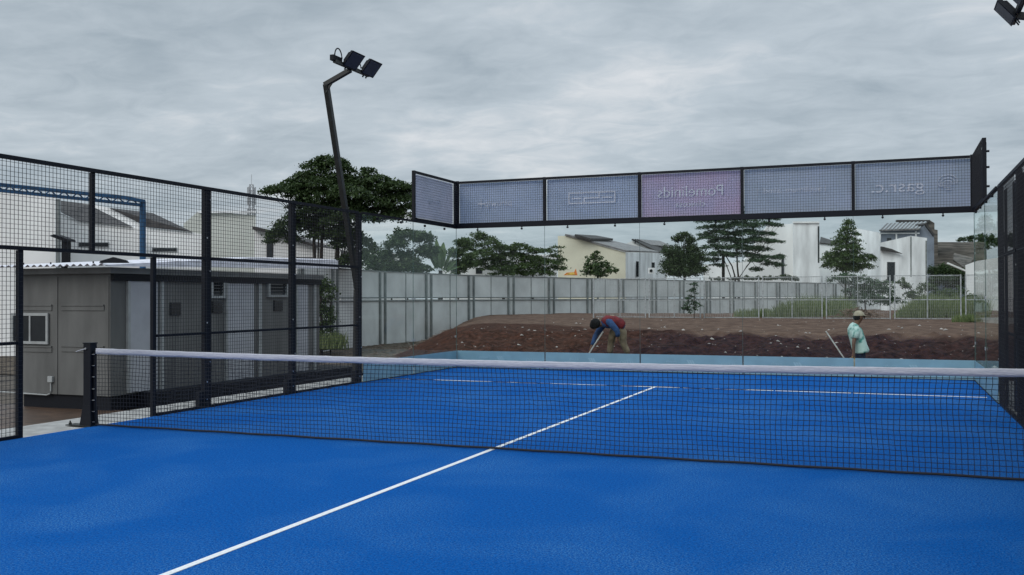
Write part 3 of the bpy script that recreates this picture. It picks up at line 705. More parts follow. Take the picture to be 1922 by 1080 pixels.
# corrugated roof: low at the front, ridge a third of the way back
rf = MB(); nw = 150; x0r, x1r = CX-CW-.25, CX+.30
rows = [(CYF-.42, 2.075), (CYF+3.6, 2.34), (CYF+3.6001, 2.34), (CYB+.4, 2.42)]
for ly, (yy, z) in enumerate(rows):
    for i in range(nw*1+1):
        x = x0r+(x1r-x0r)*i/nw; rf.v.append((x, yy, z+.020*math.sin(2*math.pi*x/.155)))
for l_ in range(3):
    for i in range(nw): a_ = l_*(nw+1)+i; rf.f.append((a_, a_+1, a_+nw+2, a_+nw+1))
ro = rf.build('roof', 'roof_white', t); sol = ro.modifiers.new('t', 'SOLIDIFY'); sol.thickness = .004
MB().prism([(x1r,CYF-.38,2.06),(x1r,CYF+3.6,2.315),(x1r,CYB+.38,2.395),(x1r,CYB+.38,2.20),(x1r,CYF+3.6,2.13),(x1r,CYF-.38,2.045)], (-.02,0,0)).build('side_flashing', 'roof_white', ro)
for px in (91, 171, 188, 40): p = ony(px, 482, CYF-.3); MB().tube([(p.x,CYF-.25,2.09),(p.x,CYF-.25,2.14)], .014, 6).build('roof_screw', 'black', ro)
MB().prism([ony(188,490,CYF-.43), ony(212,483,CYF-.43), ony(236,489,CYF-.43), ony(240,494,CYF-.43), ony(186,494,CYF-.43)], (0,.04,0)).build('lifted_flashing', 'black', ro)

# ------------------------------------------------------------------ houses
def poly_wall(pts, D, dep=6.0, ground=True):
    """pts: survey outline left->right along the top; dropped to the ground"""
    top = [P(x, y, D) for x, y in pts]; a = top[0].copy(); b = top[-1].copy(); a.z = GZ-.05; b.z = GZ-.05
    xs_ = [q[0] for q in pts]; e_ = max(xs_) if sum(xs_)/len(xs_) < 961 else min(xs_)      # the house stands square to the lane that looks along this edge
    return MB().prism([a]+top+[b], ray(e_, 540).xy.to_3d().normalized()*dep)
def quad(pts, th=.12):
    v = [P(*p) for p in pts]; n = (v[1]-v[0]).cross(v[2]-v[0]).normalized()
    if n.z < 0: n = -n
    return MB().prism(v, n*th)
def rect(px0, px1, py0, py1, D, th=.08, out=.04):
    v = [P(px0,py1,D-out), P(px1,py1,D-out), P(px1,py0,D-out), P(px0,py0,D-out)]
    return MB().prism(v, _f*th)
def house(name, loc_px, D, label, cat='house', group='houses beyond the site'):
    b = P(loc_px, 560, D); b.z = GZ; return thing(name, b, label, cat, group)
def window(px0, px1, py0, py1, D, t, frame='cabin_frame'):
    w_ = rect(px0, px1, py0, py1, D, .07, .05).build('window', frame, t)
    rect(px0+1.2, px1-1.2, py0+1.2, py1-1.2, D, .03, .062).build('pane', 'dark_glass', w_)

h = house('house', 30, 34, 'plain white walled house at the left edge behind the cabin roof')
poly_wall([(-90,350),(104,367)], 34).build('wall', 'plaster', h)
rect(104.5,110,374,520,33.9,.1,.0).build('downpipe', 'panel_post', h)
rect(-90,104,347,352,34,.2,.1).build('coping', 'plaster_old', h) if False else None
h = house('house', 180, 36, 'white house with a short dark roof left of the blue steel post')
poly_wall([(111,399),(147,415),(246,426),(262,430)], 36, 8).build('wall', 'plaster', h)
quad([(114,399,35.9),(147,415,35.9),(246,425.5,35.9),(164,384,40),(114,377,40)], .15).build('roof', 'roof_dark', h)
window(147,204,455,464,36,h)
h = house('house', 300, 41, 'white house with a long dark roof behind the blue steel post')
poly_wall([(155,381),(204,390),(277,427.5),(360,436),(384,441)], 41, 8).build('wall', 'plaster', h)
quad([(204,390,40.9),(277,427,40.9),(360,435.5,40.9),(285,400,46)], .15).build('roof', 'roof_dark', h)
window(285,332,465,473,41,h)
h = house('house', 430, 52, 'flat topped pale block between the dark roofed houses and the mast')
poly_wall([(345,420),(372,397),(480,404)], 52, 8).build('wall', 'beige', h)
rect(372,480,396,400,52,.3,.2).build('coping', 'plaster_old', h)
h = house('house', 540, 42, 'white gabled house partly hidden by the big dark tree')
poly_wall([(478,431),(500,436),(592,463),(640,470)], 42, 8).build('wall', 'plaster', h)
MB().prism([P(474,425,41.7),P(498,430,41.7),P(594,460,41.7),P(594,465,41.7),P(497,436,41.7),P(474,431,41.7)], _f*8.5).build('roof', 'roof_dark', h)
window(500,512,441,500,42,h,'roof_dark'); window(556,590,483,487,42,h,'roof_dark')
h = house('house', 650, 50, 'pale wall seen between the trunks of the big dark tree')
poly_wall([(560,448),(690,470),(760,478)], 50, 8).build('wall', 'plaster', h)
h = house('house', 720, 62, 'low white house behind the banana plant')
poly_wall([(830,488),(900,486),(960,478),(1046,478)], 62, 8).build('wall', 'plaster', h)
rect(893,905,503,514,62,.08,.05).build('window', 'dark_glass', h)

DF = 1.4
h = house('house', 1110, 60, 'cream house wall with a grey single pitch roof behind the grey wall')
poly_wall([(1047,443),(1063,443),(1174,474)], 60, 9).build('wall', 'cream', h)
a0 = P(1174,474,60); b0 = P(1250,476,67); a1 = a0.copy(); b1 = b0.copy(); a1.z = b1.z = GZ
MB().prism([a1+Vector((.02,0,0)), b1, b0, a0+Vector((.02,0,0))], (-.2,.2,0)).build('side_wall', 'plaster_old', h)
quad([(1060,442.5,59.9),(1174,473.5,59.9),(1236,475,66),(1132,450.5,66)], .15).build('roof', 'roof_grey', h)
quad([(1078,444,59.5),(1108,452,59.5),(1150,452,65),(1118,446,65)], .2).build('roof_panel', 'roof_dark', h)
for (a_, b_, c_, d_) in ((1194,1199,491,520),(1223,1229,493,503)): rect(a_, b_, c_, d_, 61.5, .08, .0).build('window', 'dark_glass', h)
ac = rect(1217,1228,503,514,61.6,.3,.3).build('air_conditioner', 'plaster_old', h); cc = P(1222,508.5,61.27)
MB().tube([cc, cc-_f*.02], .14, 14).build('fan', 'dark_glass', ac)
h = house('house', 1220, 70, 'white gabled house with a dark pitched roof right of the cream one')
poly_wall([(1160,464),(1187,452.5),(1240,477),(1252,482)], 70, 8).build('wall', 'plaster_old', h)
quad([(1185,451,69.8),(1238,477,69.8),(1262,478,76),(1230,456,76)], .15).build('roof', 'roof_dark', h)
quad([(1192,452.5,70.5),(1218,463,72),(1262,467,76),(1235,455.5,76)], .3).build('roof_panel', 'roof_grey', h)
MB().beam(P(1192,458,69.5), P(1193,449,69.5), .1).beam(P(1188,451,69.5), P(1198,454,69.5), .06).build('aerial', 'black', h)
h = house('house', 1490, 66, 'tall white block with a dark slit window behind the layered tree')
poly_wall([(1489,419),(1538,418)], 66, 9).build('wall', 'plaster_old', h)
poly_wall([(1320,497),(1395,492),(1440,424),(1488.5,420)], 67, 8).build('side_wall', 'plaster', h)
rect(1467,1471.5,478,525,67,.15,.1).build('window', 'dark_glass', h); rect(1535,1538,425,525,66,.15,.03).build('window', 'dark_glass', h)
rect(1489,1538,416,419,66,.3,.12).build('coping', 'plaster', h)
h = house('house', 1570, 76, 'small white house with a dark roof end behind the conical tree')
poly_wall([(1538,458),(1576,463),(1600,466)], 76, 8).build('wall', 'plaster', h)
quad([(1538,458,75.9),(1580,463,75.9),(1566,455,80),(1540,447,80)], .15).build('roof', 'roof_dark', h)
rect(1549,1552,475,486,76).build('window', 'dark_glass', h)
h = house('house', 1625, 73, 'plain white block rising just right of the conical tree')
poly_wall([(1596,427),(1651,437)], 73, 8).build('wall', 'plaster_old', h)
h = house('house', 1700, 64, 'white house with a peaked parapet and a small dark window on the right')
poly_wall([(1652,456),(1709.5,443),(1740,447)], 64, 8).build('wall', 'plaster_old', h)
MB().prism([P(1652.5,463,63.9),P(1652.5,471,63.9),P(1672,473,63.9),P(1692,477,63.9),P(1672,468,63.9)], -_f*.3).build('canopy', 'roof_dark', h)
rect(1709,1711,444,520,64,.05,.04).build('corner_trim', 'panel_post', h)
rect(1737.5,1740,452,532,64,.05,.05).build('downpipe', 'panel_post', h)
window(1664,1681,491,530,64,h,'plaster')
h = house('house', 1700, 76, 'blue grey house with a pale corrugated roof at the upper right')
poly_wall([(1652,434),(1726,431),(1738,419),(1753,440)], 76, 9).build('wall', 'bluewall', h)
rv = quad([(1650,434.5,75.5),(1727,432,75.5),(1740,419,80),(1663,422,80)], .15); rv.build('roof', 'roof_grey', h)
rg = MB()
for k in range(11):
    px = 1652+k*7.3; rg.beam(P(px,433.7-k*.22,75.4)+Vector((0,0,.15)), P(px+12.3,421.6-k*.25,80)+Vector((0,0,.17)), .16, .08)
rg.build('roof_ridges', 'zinc', h)
for a_, b_, c_, d_ in ((1651,1726,437,439.5),(1681.5,1684,437,450),(1718,1720.5,434,446),(1651,1653.5,437,520)): rect(a_, b_, c_, d_, 76, .1, .12).build('white_beam', 'plaster', h)
rect(1665,1673,447,453,76).build('window', 'dark_glass', h)
MB().prism([P(1739,418,75.8),P(1755,441,75.8),P(1753,444,75.8),P(1736,421,75.8)], _f*9).build('roof_verge', 'roof_dark', h)
h = house('house', 1720, 88, 'dark weathered block showing above the corrugated roof')
poly_wall([(1685,416),(1745,413.5),(1754,419),(1754,431),(1760,432)], 88, 5).build('wall', 'old_tiles', h)
rect(1684,1746,413,417,88,.5,.3).build('coping', 'roof_dark', h)
h = house('house', 1790, 86, 'low old house with broad weathered brown tiled roofs at the right')
poly_wall([(1738,500),(1850,502)], 86, 8).build('wall', 'bluewall', h)
quad([(1735,505,84),(1850,506,84),(1850,457,97),(1752,458,97)], .2).build('roof', 'old_tiles', h)
cr_ = MB()
for k in range(20): cr_.beam(P(1737+k*.75,502-k*2.3,84.3+k*.62)+Vector((0,0,.22)), P(1850,503-k*2.33,84.3+k*.62)+Vector((0,0,.22)), .10, .10)
cr_.build('tile_courses', 'old_tiles', h)
quad([(1788,490,78),(1812,507,78),(1826,486,83),(1790,477,83)], .15).build('porch_roof', 'old_tiles', h)
h = house('house', 1830, 62, 'white gabled end wall at the far right behind the wire fence')
poly_wall([(1812,498),(1834,490),(1900,480)], 62, 6).build('wall', 'plaster', h)
MB().prism([P(1780,493,61.5),P(1813,507,61.5),P(1813,510,61.5),P(1780,496,61.5)], _f*.3).build('eave', 'plaster', h)

DF = 1.0
# blue canopy frame -----------------------------------------------------
t = thing('canopy_frame', (P(268,560,30).x, P(268,560,30).y, GZ), 'blue steel truss frame on a post rising behind the cabin roof', 'steel frame')
cpost = P(268,470,30); cpost.z = GZ
MB().beam(cpost, P(268,378,30), .13, .13).build('post', 'blue_steel', t)
MB().beam(P(-70,340,25), P(235,371.5,29.4), .10, .10).beam(P(235,371.5,29.4), P(271,378.5,30), .10, .10).build('top_chord', 'blue_steel', t)
MB().beam(P(-70,350.5,25), P(266,385.5,30), .09, .09).build('bottom_chord', 'blue_steel', t)
lc = MB()
for k in range(26):
    a_ = k/26; b_ = (k+1)/26; T = lambda u: P(-70+u*330, 340+u*35, 25+u*5); Bm = lambda u: P(-70+u*330, 351+u*34, 25+u*5)
    lc.beam(T(a_) if k % 2 else Bm(a_), Bm(b_) if k % 2 else T(b_), .03)
lc.build('lacing', 'blue_steel', t)
p2 = P(-60,470,25.2); p3 = p2.copy(); p3.z = GZ; MB().beam(p3, P(-60,342,25.2), .13).build('post', 'blue_steel', t)
# black slanted hood
hb = P(120,560,27); t = thing('vent_hood', (hb.x, hb.y, GZ), 'black slanted metal hood on a stub behind the cabin roof', 'vent')
s_ = P(121,468,27); s_.z = GZ; MB().prism([P(115.5,500,27),P(127,500,27),P(127,449,27),P(115.5,446,27)], _f*.18).build('stub', 'black', t)
MB().beam(s_+Vector((0,0,0)), P(121,500,27.1), .12).build('pipe', 'black', t)
MB().prism([P(92,443,26.9),P(116,452,26.9),P(127,453,26.9),P(126,449,26.9),P(101,440,26.9)], _f*.5).build('hood', 'black', t)

# cell mast ---------------------------------------------------------------
b = P(472,560,150); t = thing('radio_mast', (b.x, b.y, GZ), 'thin lattice radio mast far behind the houses', 'mast')
mt_ = MB(); H0 = P(472,340,150).z; W = .5
r_h = _r.xy.to_3d().normalized(); f_h = _f.xy.to_3d().normalized()
cor = [(-1,-1),(1,-1),(1,1),(-1,1)]
B0 = Vector((b.x, b.y, GZ)); 
def mc(i, z): 
    k = W*(1.0-.5*(z/H0)); return B0+r_h*cor[i % 4][0]*k+f_h*cor[i % 4][1]*k+Vector((0,0,z))
for i_ in range(4): mt_.beam(mc(i_,0), mc(i_,H0), .08)
nz_ = 22
for k in range(nz_):
    z0 = H0*k/nz_; z1 = H0*(k+1)/nz_
    for i_ in range(4): mt_.beam(mc(i_,z0), mc(i_+1,z1), .045); mt_.beam(mc(i_,z1), mc(i_+1,z1), .045)
mt_.build('lattice', 'zinc', t)
an = MB()
for zz_ in (H0-1.0, H0-2.6, H0-4.4):
    for a_ in range(6):
        d = r_h*math.cos(a_*1.047)+f_h*math.sin(a_*1.047); an.beam(B0+d*.62+Vector((0,0,zz_-.6)), B0+d*.62+Vector((0,0,zz_+.6)), .10); an.beam(B0+Vector((0,0,zz_)), B0+d*.62+Vector((0,0,zz_)), .05)
an.beam(B0+Vector((0,0,H0)), B0+Vector((0,0,H0+1.6)), .05)
an.build('antenna_panels', 'zinc', t)

# ------------------------------------------------------------------ grey boundary wall
WP = [(560,33.5),(625,37.5),(715,41.8),(802,45.6),(882,49.4),(957,52.4),(1033,55.2),(1105,58.2),(1164,60.6),(1226,63.2),(1278,65.6),(1328,68.2),(1372,70.5),(1419,73),(1459,75.2),(1496,77.6),(1531,80),(1565,82.5),(1605,85.5)]
WT = 2.62
t = thing('boundary_wall', P(1033,560,55.2).xy.to_3d()+Vector((0,0,GZ)), 'long grey panel wall with posts and a middle rail enclosing the site', 'wall')
wp = [P(px,560,D).xy.to_3d() for px, D in WP]
for k in range(len(wp)-1):
    a_, b_ = wp[k], wp[k+1]; d = (b_-a_).normalized(); nn = Vector((d.y,-d.x,0))
    if nn.dot(CAM-a_) < 0: nn = -nn
    hp = a_+Vector((0,0,WT+random.uniform(-.02,.02))); 
    pb = MB()
    for sgm in (0, .5):
        q0 = a_.lerp(b_, sgm+.004); q1 = a_.lerp(b_, sgm+.496); 
        for z0, z1 in ((GZ, 1.40), (1.47, WT)):
            pb.beam(q0+Vector((0,0,(z0+z1)/2))+nn*random.uniform(0,.008), q1+Vector((0,0,(z0+z1)/2))+nn*random.uniform(0,.008), .05, z1-z0)
    pb.build('panel', 'panel', t)
    c0 = a_.lerp(b_, .5); MB().beam(c0-nn*-.03+Vector((0,0,GZ)), c0+nn*.03+Vector((0,0,WT)), .05, .03, up=d).build('joint_strip', 'panel_post', t)
    for z in (1.36, 1.50): MB().beam(a_+nn*.05+Vector((0,0,z)), b_+nn*.05+Vector((0,0,z)), .05, .05).build('rail', 'panel_post', t)
for k, p in enumerate(wp):
    d = (wp[min(k+1,len(wp)-1)]-wp[max(k-1,0)]).normalized(); nn = Vector((d.y,-d.x,0))
    if nn.dot(CAM-p) < 0: nn = -nn
    for o_ in (-.24, .24):
        MB().beam(p+d*o_+nn*.09+Vector((0,0,GZ)), p+d*o_+nn*.09+Vector((0,0,WT-.02)), .075, .10, up=d).build('post', 'panel_post', t)
cpg = MB()
for k in range(len(wp)-1): cpg.beam(wp[k]+Vector((0,0,WT+.022)), wp[k+1]+Vector((0,0,WT+.022)), .12, .04)
cpg.build('coping', 'panel_post', t)

# ------------------------------------------------------------------ galvanised wire fence on the bank
FPX = [(1114,44.0),(1215,43.0),(1318,42.0),(1428,41.0),(1547,39.9),(1675,38.8),(1808,37.8),(1945,36.8)]
t = thing('wire_fence', P(1428,560,41).xy.to_3d()+Vector((0,0,.5)), 'low galvanised wire fence standing along the top of the soil bank', 'fence')
fp = [P(a_,560,b_).xy.to_3d() for a_, b_ in FPX]; FZ0, FZ1 = .56, 2.32
for k, p in enumerate(fp):
    d = (fp[min(k+1,len(fp)-1)]-fp[max(k-1,0)]).normalized()
    for o_ in ((-.055,.055) if k else (0,)): 
        MB().beam(p+d*o_*1.6+Vector((0,0,FZ0-.25)), p+d*o_*1.6+Vector((0,0,FZ1+.03)), .05).build('post', 'zinc', t)
for k in range(len(fp)-1):
    a_, b_ = fp[k], fp[k+1]; d = (b_-a_).normalized(); a2 = a_+d*.13; b2 = b_-d*.13; Lh = (b2-a2).length
    fr_ = MB()
    for z in (FZ0+.04, (FZ0+FZ1)/2-.08, FZ1): fr_.beam(a2+Vector((0,0,z)), b2+Vector((0,0,z)), .032)
    c = a2.lerp(b2,.5); fr_.beam(c+Vector((0,-.02,FZ0+.04)), c+Vector((0,-.02,FZ1)), .034)
    fr_.build('frame', 'zinc', t)
    m = MB(); wires(m, a2+Vector((0,0,FZ0+.04)), d, (0,0,1), Lh, FZ1-FZ0-.04, .075, .06, .0026); m.build('mesh_panel', 'zinc', t)
# low concrete wall at the right
pw = [P(1803,597,33), P(1835,617,31)]
t = MB().prism([P(1803,597,35), P(1930,597,31.5), P(1930,660,31.5), P(1850,640,33.5)], (0,.25,0)).build('retaining_wall', 'concrete')
tag(t, 'low pale concrete retaining wall at the right end of the bank', 'wall')

# ------------------------------------------------------------------ vegetation
def leaves(name, m, parent, blobs, D, size, cov, seed=1, pad=False, droop=.25, depthf=.8, clump=.30, scatter=.10):
    """blobs: (px,py,rx,ry) survey ellipses at distance D. pad: umbrella tiers, leaves on a low dome; else full rounded masses"""
    rg_ = np.random.default_rng(seed); sc_ = D*DF/FP; Vs = []; Bs = np.array([list(r_h),list(f_h),[0,0,1]])
    for (bx, by, rx, ry) in blobs:
        c = np.array(P(bx, by, D)); RX, RY = rx*sc_, ry*sc_; RD = RX*depthf
        c = c+np.array(_f)*rg_.normal(0, RX*.25)
        n = int(cov*(3.0 if pad else 3.4)*math.pi*RX*RY/(.34*size*size))
        nc = max(6, int(n/26))
        if pad:
            r_ = rg_.random(nc)**.5; th = rg_.random(nc)*6.283; lob = 1+.22*np.sin(th*rg_.integers(3,6)+rg_.random()*6)+.12*np.sin(th*9+rg_.random()*6)
            q = np.stack([r_*np.cos(th)*lob, r_*np.sin(th)*lob, (1-r_**2)*1.5-.55-rg_.random(nc)*.5-droop*r_**2], 1)
        else:
            d = rg_.normal(size=(nc,3)); d /= np.linalg.norm(d,axis=1)[:,None]; q = d*(rg_.random(nc)**.38)[:,None]*(1+rg_.normal(0,.12,nc))[:,None]
        cc_ = c+(q*[RX,RD,RY])@Bs
        k = 26; ctr = np.repeat(cc_, k, 0); cr = min(clump, .55*max(RY,.16) if not pad else clump)
        off = rg_.normal(size=(nc*k,3))*[cr*.6,cr*.6,cr*(.22 if pad else .42)]
        off[:,2] -= droop*.5*np.hypot(off[:,0],off[:,1])
        p = ctr+off
        a = rg_.normal(size=(nc*k,3)); a[:,2] *= .5; a[:,2] -= droop*1.6; a /= np.linalg.norm(a,axis=1)[:,None]
        b = np.cross(a, rg_.normal(size=(nc*k,3))*[.5,.5,1]); b /= np.linalg.norm(b,axis=1)[:,None]+1e-9
        s = size*rg_.uniform(.6,1.35,(nc*k,1))
        Vs.append(np.stack([p-a*s*.5, p+b*s*.26, p+a*s*.5, p-b*s*.26], 1).reshape(-1,3))
    Vv = np.concatenate(Vs)-np.array(parent.location); n = len(Vv)//4
    me = bpy.data.meshes.new(name); me.vertices.add(len(Vv)); me.vertices.foreach_set('co', Vv.astype(np.float32).ravel())
    me.loops.add(n*4); me.loops.foreach_set('vertex_index', np.arange(n*4)); me.polygons.add(n); me.polygons.foreach_set('loop_start', np.arange(n)*4); me.polygons.foreach_set('loop_total', np.full(n,4))
    me.update(); me.materials.append(M[m]); o = bpy.data.objects.new(name, me); COL.objects.link(o); o.parent = parent; return o
def tree(px, D, blobs, trunk, m, label, size=.16, cov=3, name='tree', cat='tree', seed=1, gz=GZ, group='trees around the site', limbs=True, **kw):
    b = P(px, 560, D); t = thing(name, (b.x, b.y, gz), label, cat, group)
    leaves('crown', m, t, blobs, D, size, cov, seed, **kw)
    if trunk:
        tm = MB(); r0 = random.Random(seed)
        for tr in trunk:       # list of px polyline with radius in px
            pts = [P(x, y, D) for x, y, _ in tr]; g = pts[0].copy(); g.z = gz-.05
            tm.tube([g]+pts, [tr[0][2]*D/FP*1.15]+[q[2]*D/FP for q in tr], 7)
        if limbs:
            tops = [tr[-1] for tr in trunk]
            for (bx, by, rx, ry) in blobs:
                tr = min(tops, key=lambda q: abs(q[0]-bx)+.5*abs(q[1]-by)); a_ = P(tr[0], tr[1]+2, D)
                e_ = P(bx, by, D)+_f*r0.uniform(-.3,.3)*rx*D/FP; md = a_.lerp(e_, .5)+Vector((0,0,-.06*(e_-a_).length))
                tm.tube([a_, md, e_], [tr[2]*D/FP*.55, tr[2]*D/FP*.38, .012], 5)
                for s_2 in (-.7, .7): tm.tube([md, P(bx+s_2*rx, by+r0.uniform(-.3,.3)*ry, D)], [tr[2]*D/FP*.22, .008], 4)
        tm.build('trunk', 'bark', t)
    return t
tree(620, 38, [(590,306,24,8),(632,304,26,8),(612,298,22,6),(648,315,14,8),(575,326,26,8),(605,322,24,9),(505,356,20,5),(535,350,30,8),(560,358,30,9),(555,340,26,7),(600,340,40,11),(645,336,36,12),(682,330,26,8),(690,320,16,6),(712,338,34,9),(745,345,30,8),(768,352,18,6),(700,352,50,11),(655,358,48,12),(600,362,46,12),(575,378,30,9),(750,368,34,9),(770,386,20,7),(700,374,50,11),(640,382,54,12),(590,388,34,10),(560,402,26,9),(535,420,22,9),(520,434,18,7),(508,446,12,5),(570,418,34,10),(615,408,42,12),(665,402,42,12),(715,392,44,11),(745,400,30,9),(600,434,30,9),(640,430,38,11),(672,446,24,11),(640,452,22,9),(668,472,22,9),(650,487,24,8),(690,462,18,9),(548,444,14,6)],
     [[(591,490,3.2),(589,455,3),(592,425,2.4)],[(603,490,3.4),(604,450,3),(606,420,2.4)],[(632,495,4.4),(634,450,4),(640,405,3)],[(597,485,1.6),(598,440,1.3)]],
     'leaf_dark', 'big dark spreading tree behind the leaning floodlight pole', .12, 5.0, seed=11, pad=True, droop=.45, clump=.20)
tree(740, 46, [(700,492,18,14),(725,480,16,14),(745,455,22,12),(735,500,24,12),(770,495,22,14),(760,478,18,10),(790,505,20,9),(715,508,22,8),(790,445,26,10),(760,438,26,8),(800,470,22,12)],
     [[(735,510,1.6),(738,480,1.2)],[(765,512,1.5),(768,470,1.2)]], 'leaf_dark', 'dark leafy bushes above the wall just right of the mesh fence', .14, 6.5, 'bush', 'bush', 12)
tree(860, 54, [(855,500,22,12),(880,488,14,12),(855,475,16,9),(870,455,18,8)], [[(860,512,1.6),(860,480,1.2)]], 'leaf_mid', 'green bush right of the banana plant', .15, 6.0, 'bush', 'bush', 13)
# layered trees
tree(945, 60, [(898,438,12,4),(905,446,22,5),(885,457,22,5),(925,455,18,5),(880,468,14,4),(940,465,34,6),(905,476,30,6),(975,462,20,6),(960,478,40,7),(925,488,38,6),(1005,470,18,4),(1000,485,34,6),(1030,470,18,2.5),(1046,462,10,2),(895,497,26,4),(940,500,40,5),(990,498,36,6),(1030,492,22,5),(1045,502,18,4),(1010,510,30,5),(960,510,36,5),(1055,487,12,2.5),(1040,480,12,3)],
     [[(945,514,2.6),(943,500,2.2),(935,478,1.6)],[(1000,514,2),(990,498,1.8),(975,475,1.2)]], 'leaf_mid', 'wide layered tree with flat tiers left of the cream house', .125, 4.8, seed=14, pad=True, droop=.25, clump=.22)
tree(1120, 67, [(1118,476,8,6),(1116,487,16,7),(1110,500,20,8),(1132,498,18,8),(1122,510,30,8),(1148,508,12,6),(1100,512,14,5)], [[(1122,520,1.8),(1120,500,1.4)]], 'leaf_mid', 'small round leafy tree in front of the cream house', .17, 2.6, seed=15, clump=.35)
tree(1283, 76, [(1282,442,12,6),(1272,449,12,6),(1294,450,12,7),(1264,472,20,12),(1298,466,16,10),(1306,482,20,12),(1278,488,32,14),(1258,500,18,13),(1308,503,18,11),(1282,510,40,9)], [[(1285,520,2.6),(1284,490,2.2)]], 'leaf_dark', 'dense dark rounded tree right of the gabled houses', .16, 4.0, seed=16, clump=.4)
tree(1375, 79, [(1340,425,26,4),(1385,422,40,6),(1430,420,24,4),(1455,421,14,2.5),(1350,436,34,5),(1400,436,40,6),(1440,438,16,3),(1330,446,24,3),(1370,450,40,6),(1415,450,34,5),(1448,452,18,3),(1340,462,24,4),(1385,463,40,5),(1425,466,26,4),(1350,476,30,4),(1395,477,34,4),(1335,487,20,3),(1440,483,28,3),(1462,480,14,2),(1412,489,24,3),(1450,494,18,3),(1465,498,9,2),(1345,497,16,2),(1420,504,10,4),(1375,410,40,6),(1380,398,30,5),(1370,385,20,5),(1330,413,20,3),(1440,409,20,3)],
     [[(1386,521,1.8),(1384,500,1.6),(1383,470,1.3)],[(1380,521,1.5),(1374,500,1.3),(1362,480,1)],[(1388,521,1.3),(1402,500,1.1),(1412,488,.8)],[(1372,521,1.0),(1366,505,.9),(1360,490,.7)]], 'leaf_cool', 'tall layered tree with flat leaf tiers and thin forked stems', .14, 5.2, seed=17, pad=True, droop=.2, clump=.25)
t = thing('utility_post', P(1358,560,81).xy.to_3d()+Vector((0,0,GZ)), 'thick black post standing behind the tall layered tree', 'post')
g_ = P(1357.5,520,81); g_.z = GZ; MB().tube([g_, P(1357.5,476,81)], .13, 12).build('shaft', 'bark', t); MB().tube([P(1357.5,476.2,81), P(1357.5,475,81)], .16, 12).build('cap', 'bark', t)
tree(1590, 56, [(1591,413,5,5),(1592,421,10,5),(1589,430,12,4),(1601,436,10,3),(1580,440,12,4),(1594,447,20,4),(1574,453,12,3),(1600,458,16,4),(1584,463,24,4),(1562,474,14,3),(1590,473,26,5),(1554,482,14,4),(1580,484,30,5),(1560,493,20,5),(1606,484,24,4),(1628,480,18,3),(1640,485,8,2.5),(1600,494,30,5),(1622,497,18,4),(1590,503,24,4)],
     [[(1587,525,2),(1588,500,1.6),(1590,450,1)]], 'leaf_mid', 'conical layered tree right of the tall white block', .115, 4.6, seed=18, pad=True, droop=.6, clump=.2)
tree(1610, 50, [(1570,522,14,6),(1590,517,24,7),(1620,522,24,8),(1640,535,22,10),(1612,540,26,10),(1625,555,28,9),(1600,560,18,8),(1660,545,16,9),(1665,530,12,6),(1650,562,22,8),(1680,560,16,8)], [[(1625,585,1.6),(1622,550,1.2)],[(1595,585,1.4),(1596,550,1.2)]], 'leaf_cool', 'loose spreading bush behind the wire fence near the capped worker', .12, 2.4, 'bush', 'bush', 19, gz=.1, pad=True, droop=.3, clump=.2)
tree(1730, 54, [(1700,535,14,8),(1715,552,18,9),(1740,540,20,9),(1760,555,22,10),(1790,550,22,9),(1725,562,20,8),(1800,565,20,7),(1690,528,9,5),(1820,560,16,8)], [[(1735,585,1.4),(1735,555,1.1)]], 'leaf_mid', 'scrubby bush below the peaked white house', .13, 2.2, 'bush', 'bush', 20, gz=.1)
tree(1775, 90, [(1752,510,16,9),(1775,505,22,9),(1795,515,18,10),(1765,525,26,9),(1795,532,24,9),(1750,533,14,7)], [[(1775,545,1.6),(1775,520,1.2)]], 'leaf_dark', 'dark tree in front of the old brown tiled roof', .2, 3.2, seed=21)
tree(1830, 150, [(1800,450,10,4),(1820,447,16,5),(1845,446,18,6),(1870,450,20,8),(1890,446,18,9),(1850,458,30,8),(1900,455,20,10)], [[(1850,480,1.5),(1850,460,1.2)],[(1880,480,1.5),(1882,460,1.2)]], 'leaf_dark', 'distant dark trees beyond the brown tiled roof', .35, 3.2, seed=22)
tree(612, 34, [(604,530,10,14),(618,545,12,16),(606,570,10,16),(620,590,12,16),(610,612,14,14),(600,545,8,12)], [[(603,600,2.6),(602,560,2.4),(603,520,2)],[(620,610,1.2),(622,560,1)]], 'leaf_mid', 'narrow dark shrub in the gap behind the end of the cabin', .10, 2.4, 'bush', 'bush', 23, clump=.16)
tree(1300, 41.2, [(1302,532,6,5),(1300,545,9,6),(1297,558,10,6),(1292,570,9,5),(1308,568,8,5),(1300,580,10,5),(1286,577,6,3)], [[(1303,592,.7),(1303,560,.5),(1303,530,.3)]], 'leaf_cool', 'thin sapling growing against the wire fence', .085, 1.6, 'sapling', 'sapling', 24, gz=.5, pad=True, clump=.10)
# clipped hedge tops over the wall
tree(1440, 86, [(1405,522,12,4),(1425,522,14,4),(1450,522,16,4),(1475,521,16,5),(1492,523,10,4),(1380,523,14,3),(1345,523,14,3)], None, 'leaf_dark', 'low hedge showing over the top of the grey wall', .14, 3.5, 'hedge', 'hedge', 25, gz=GZ)
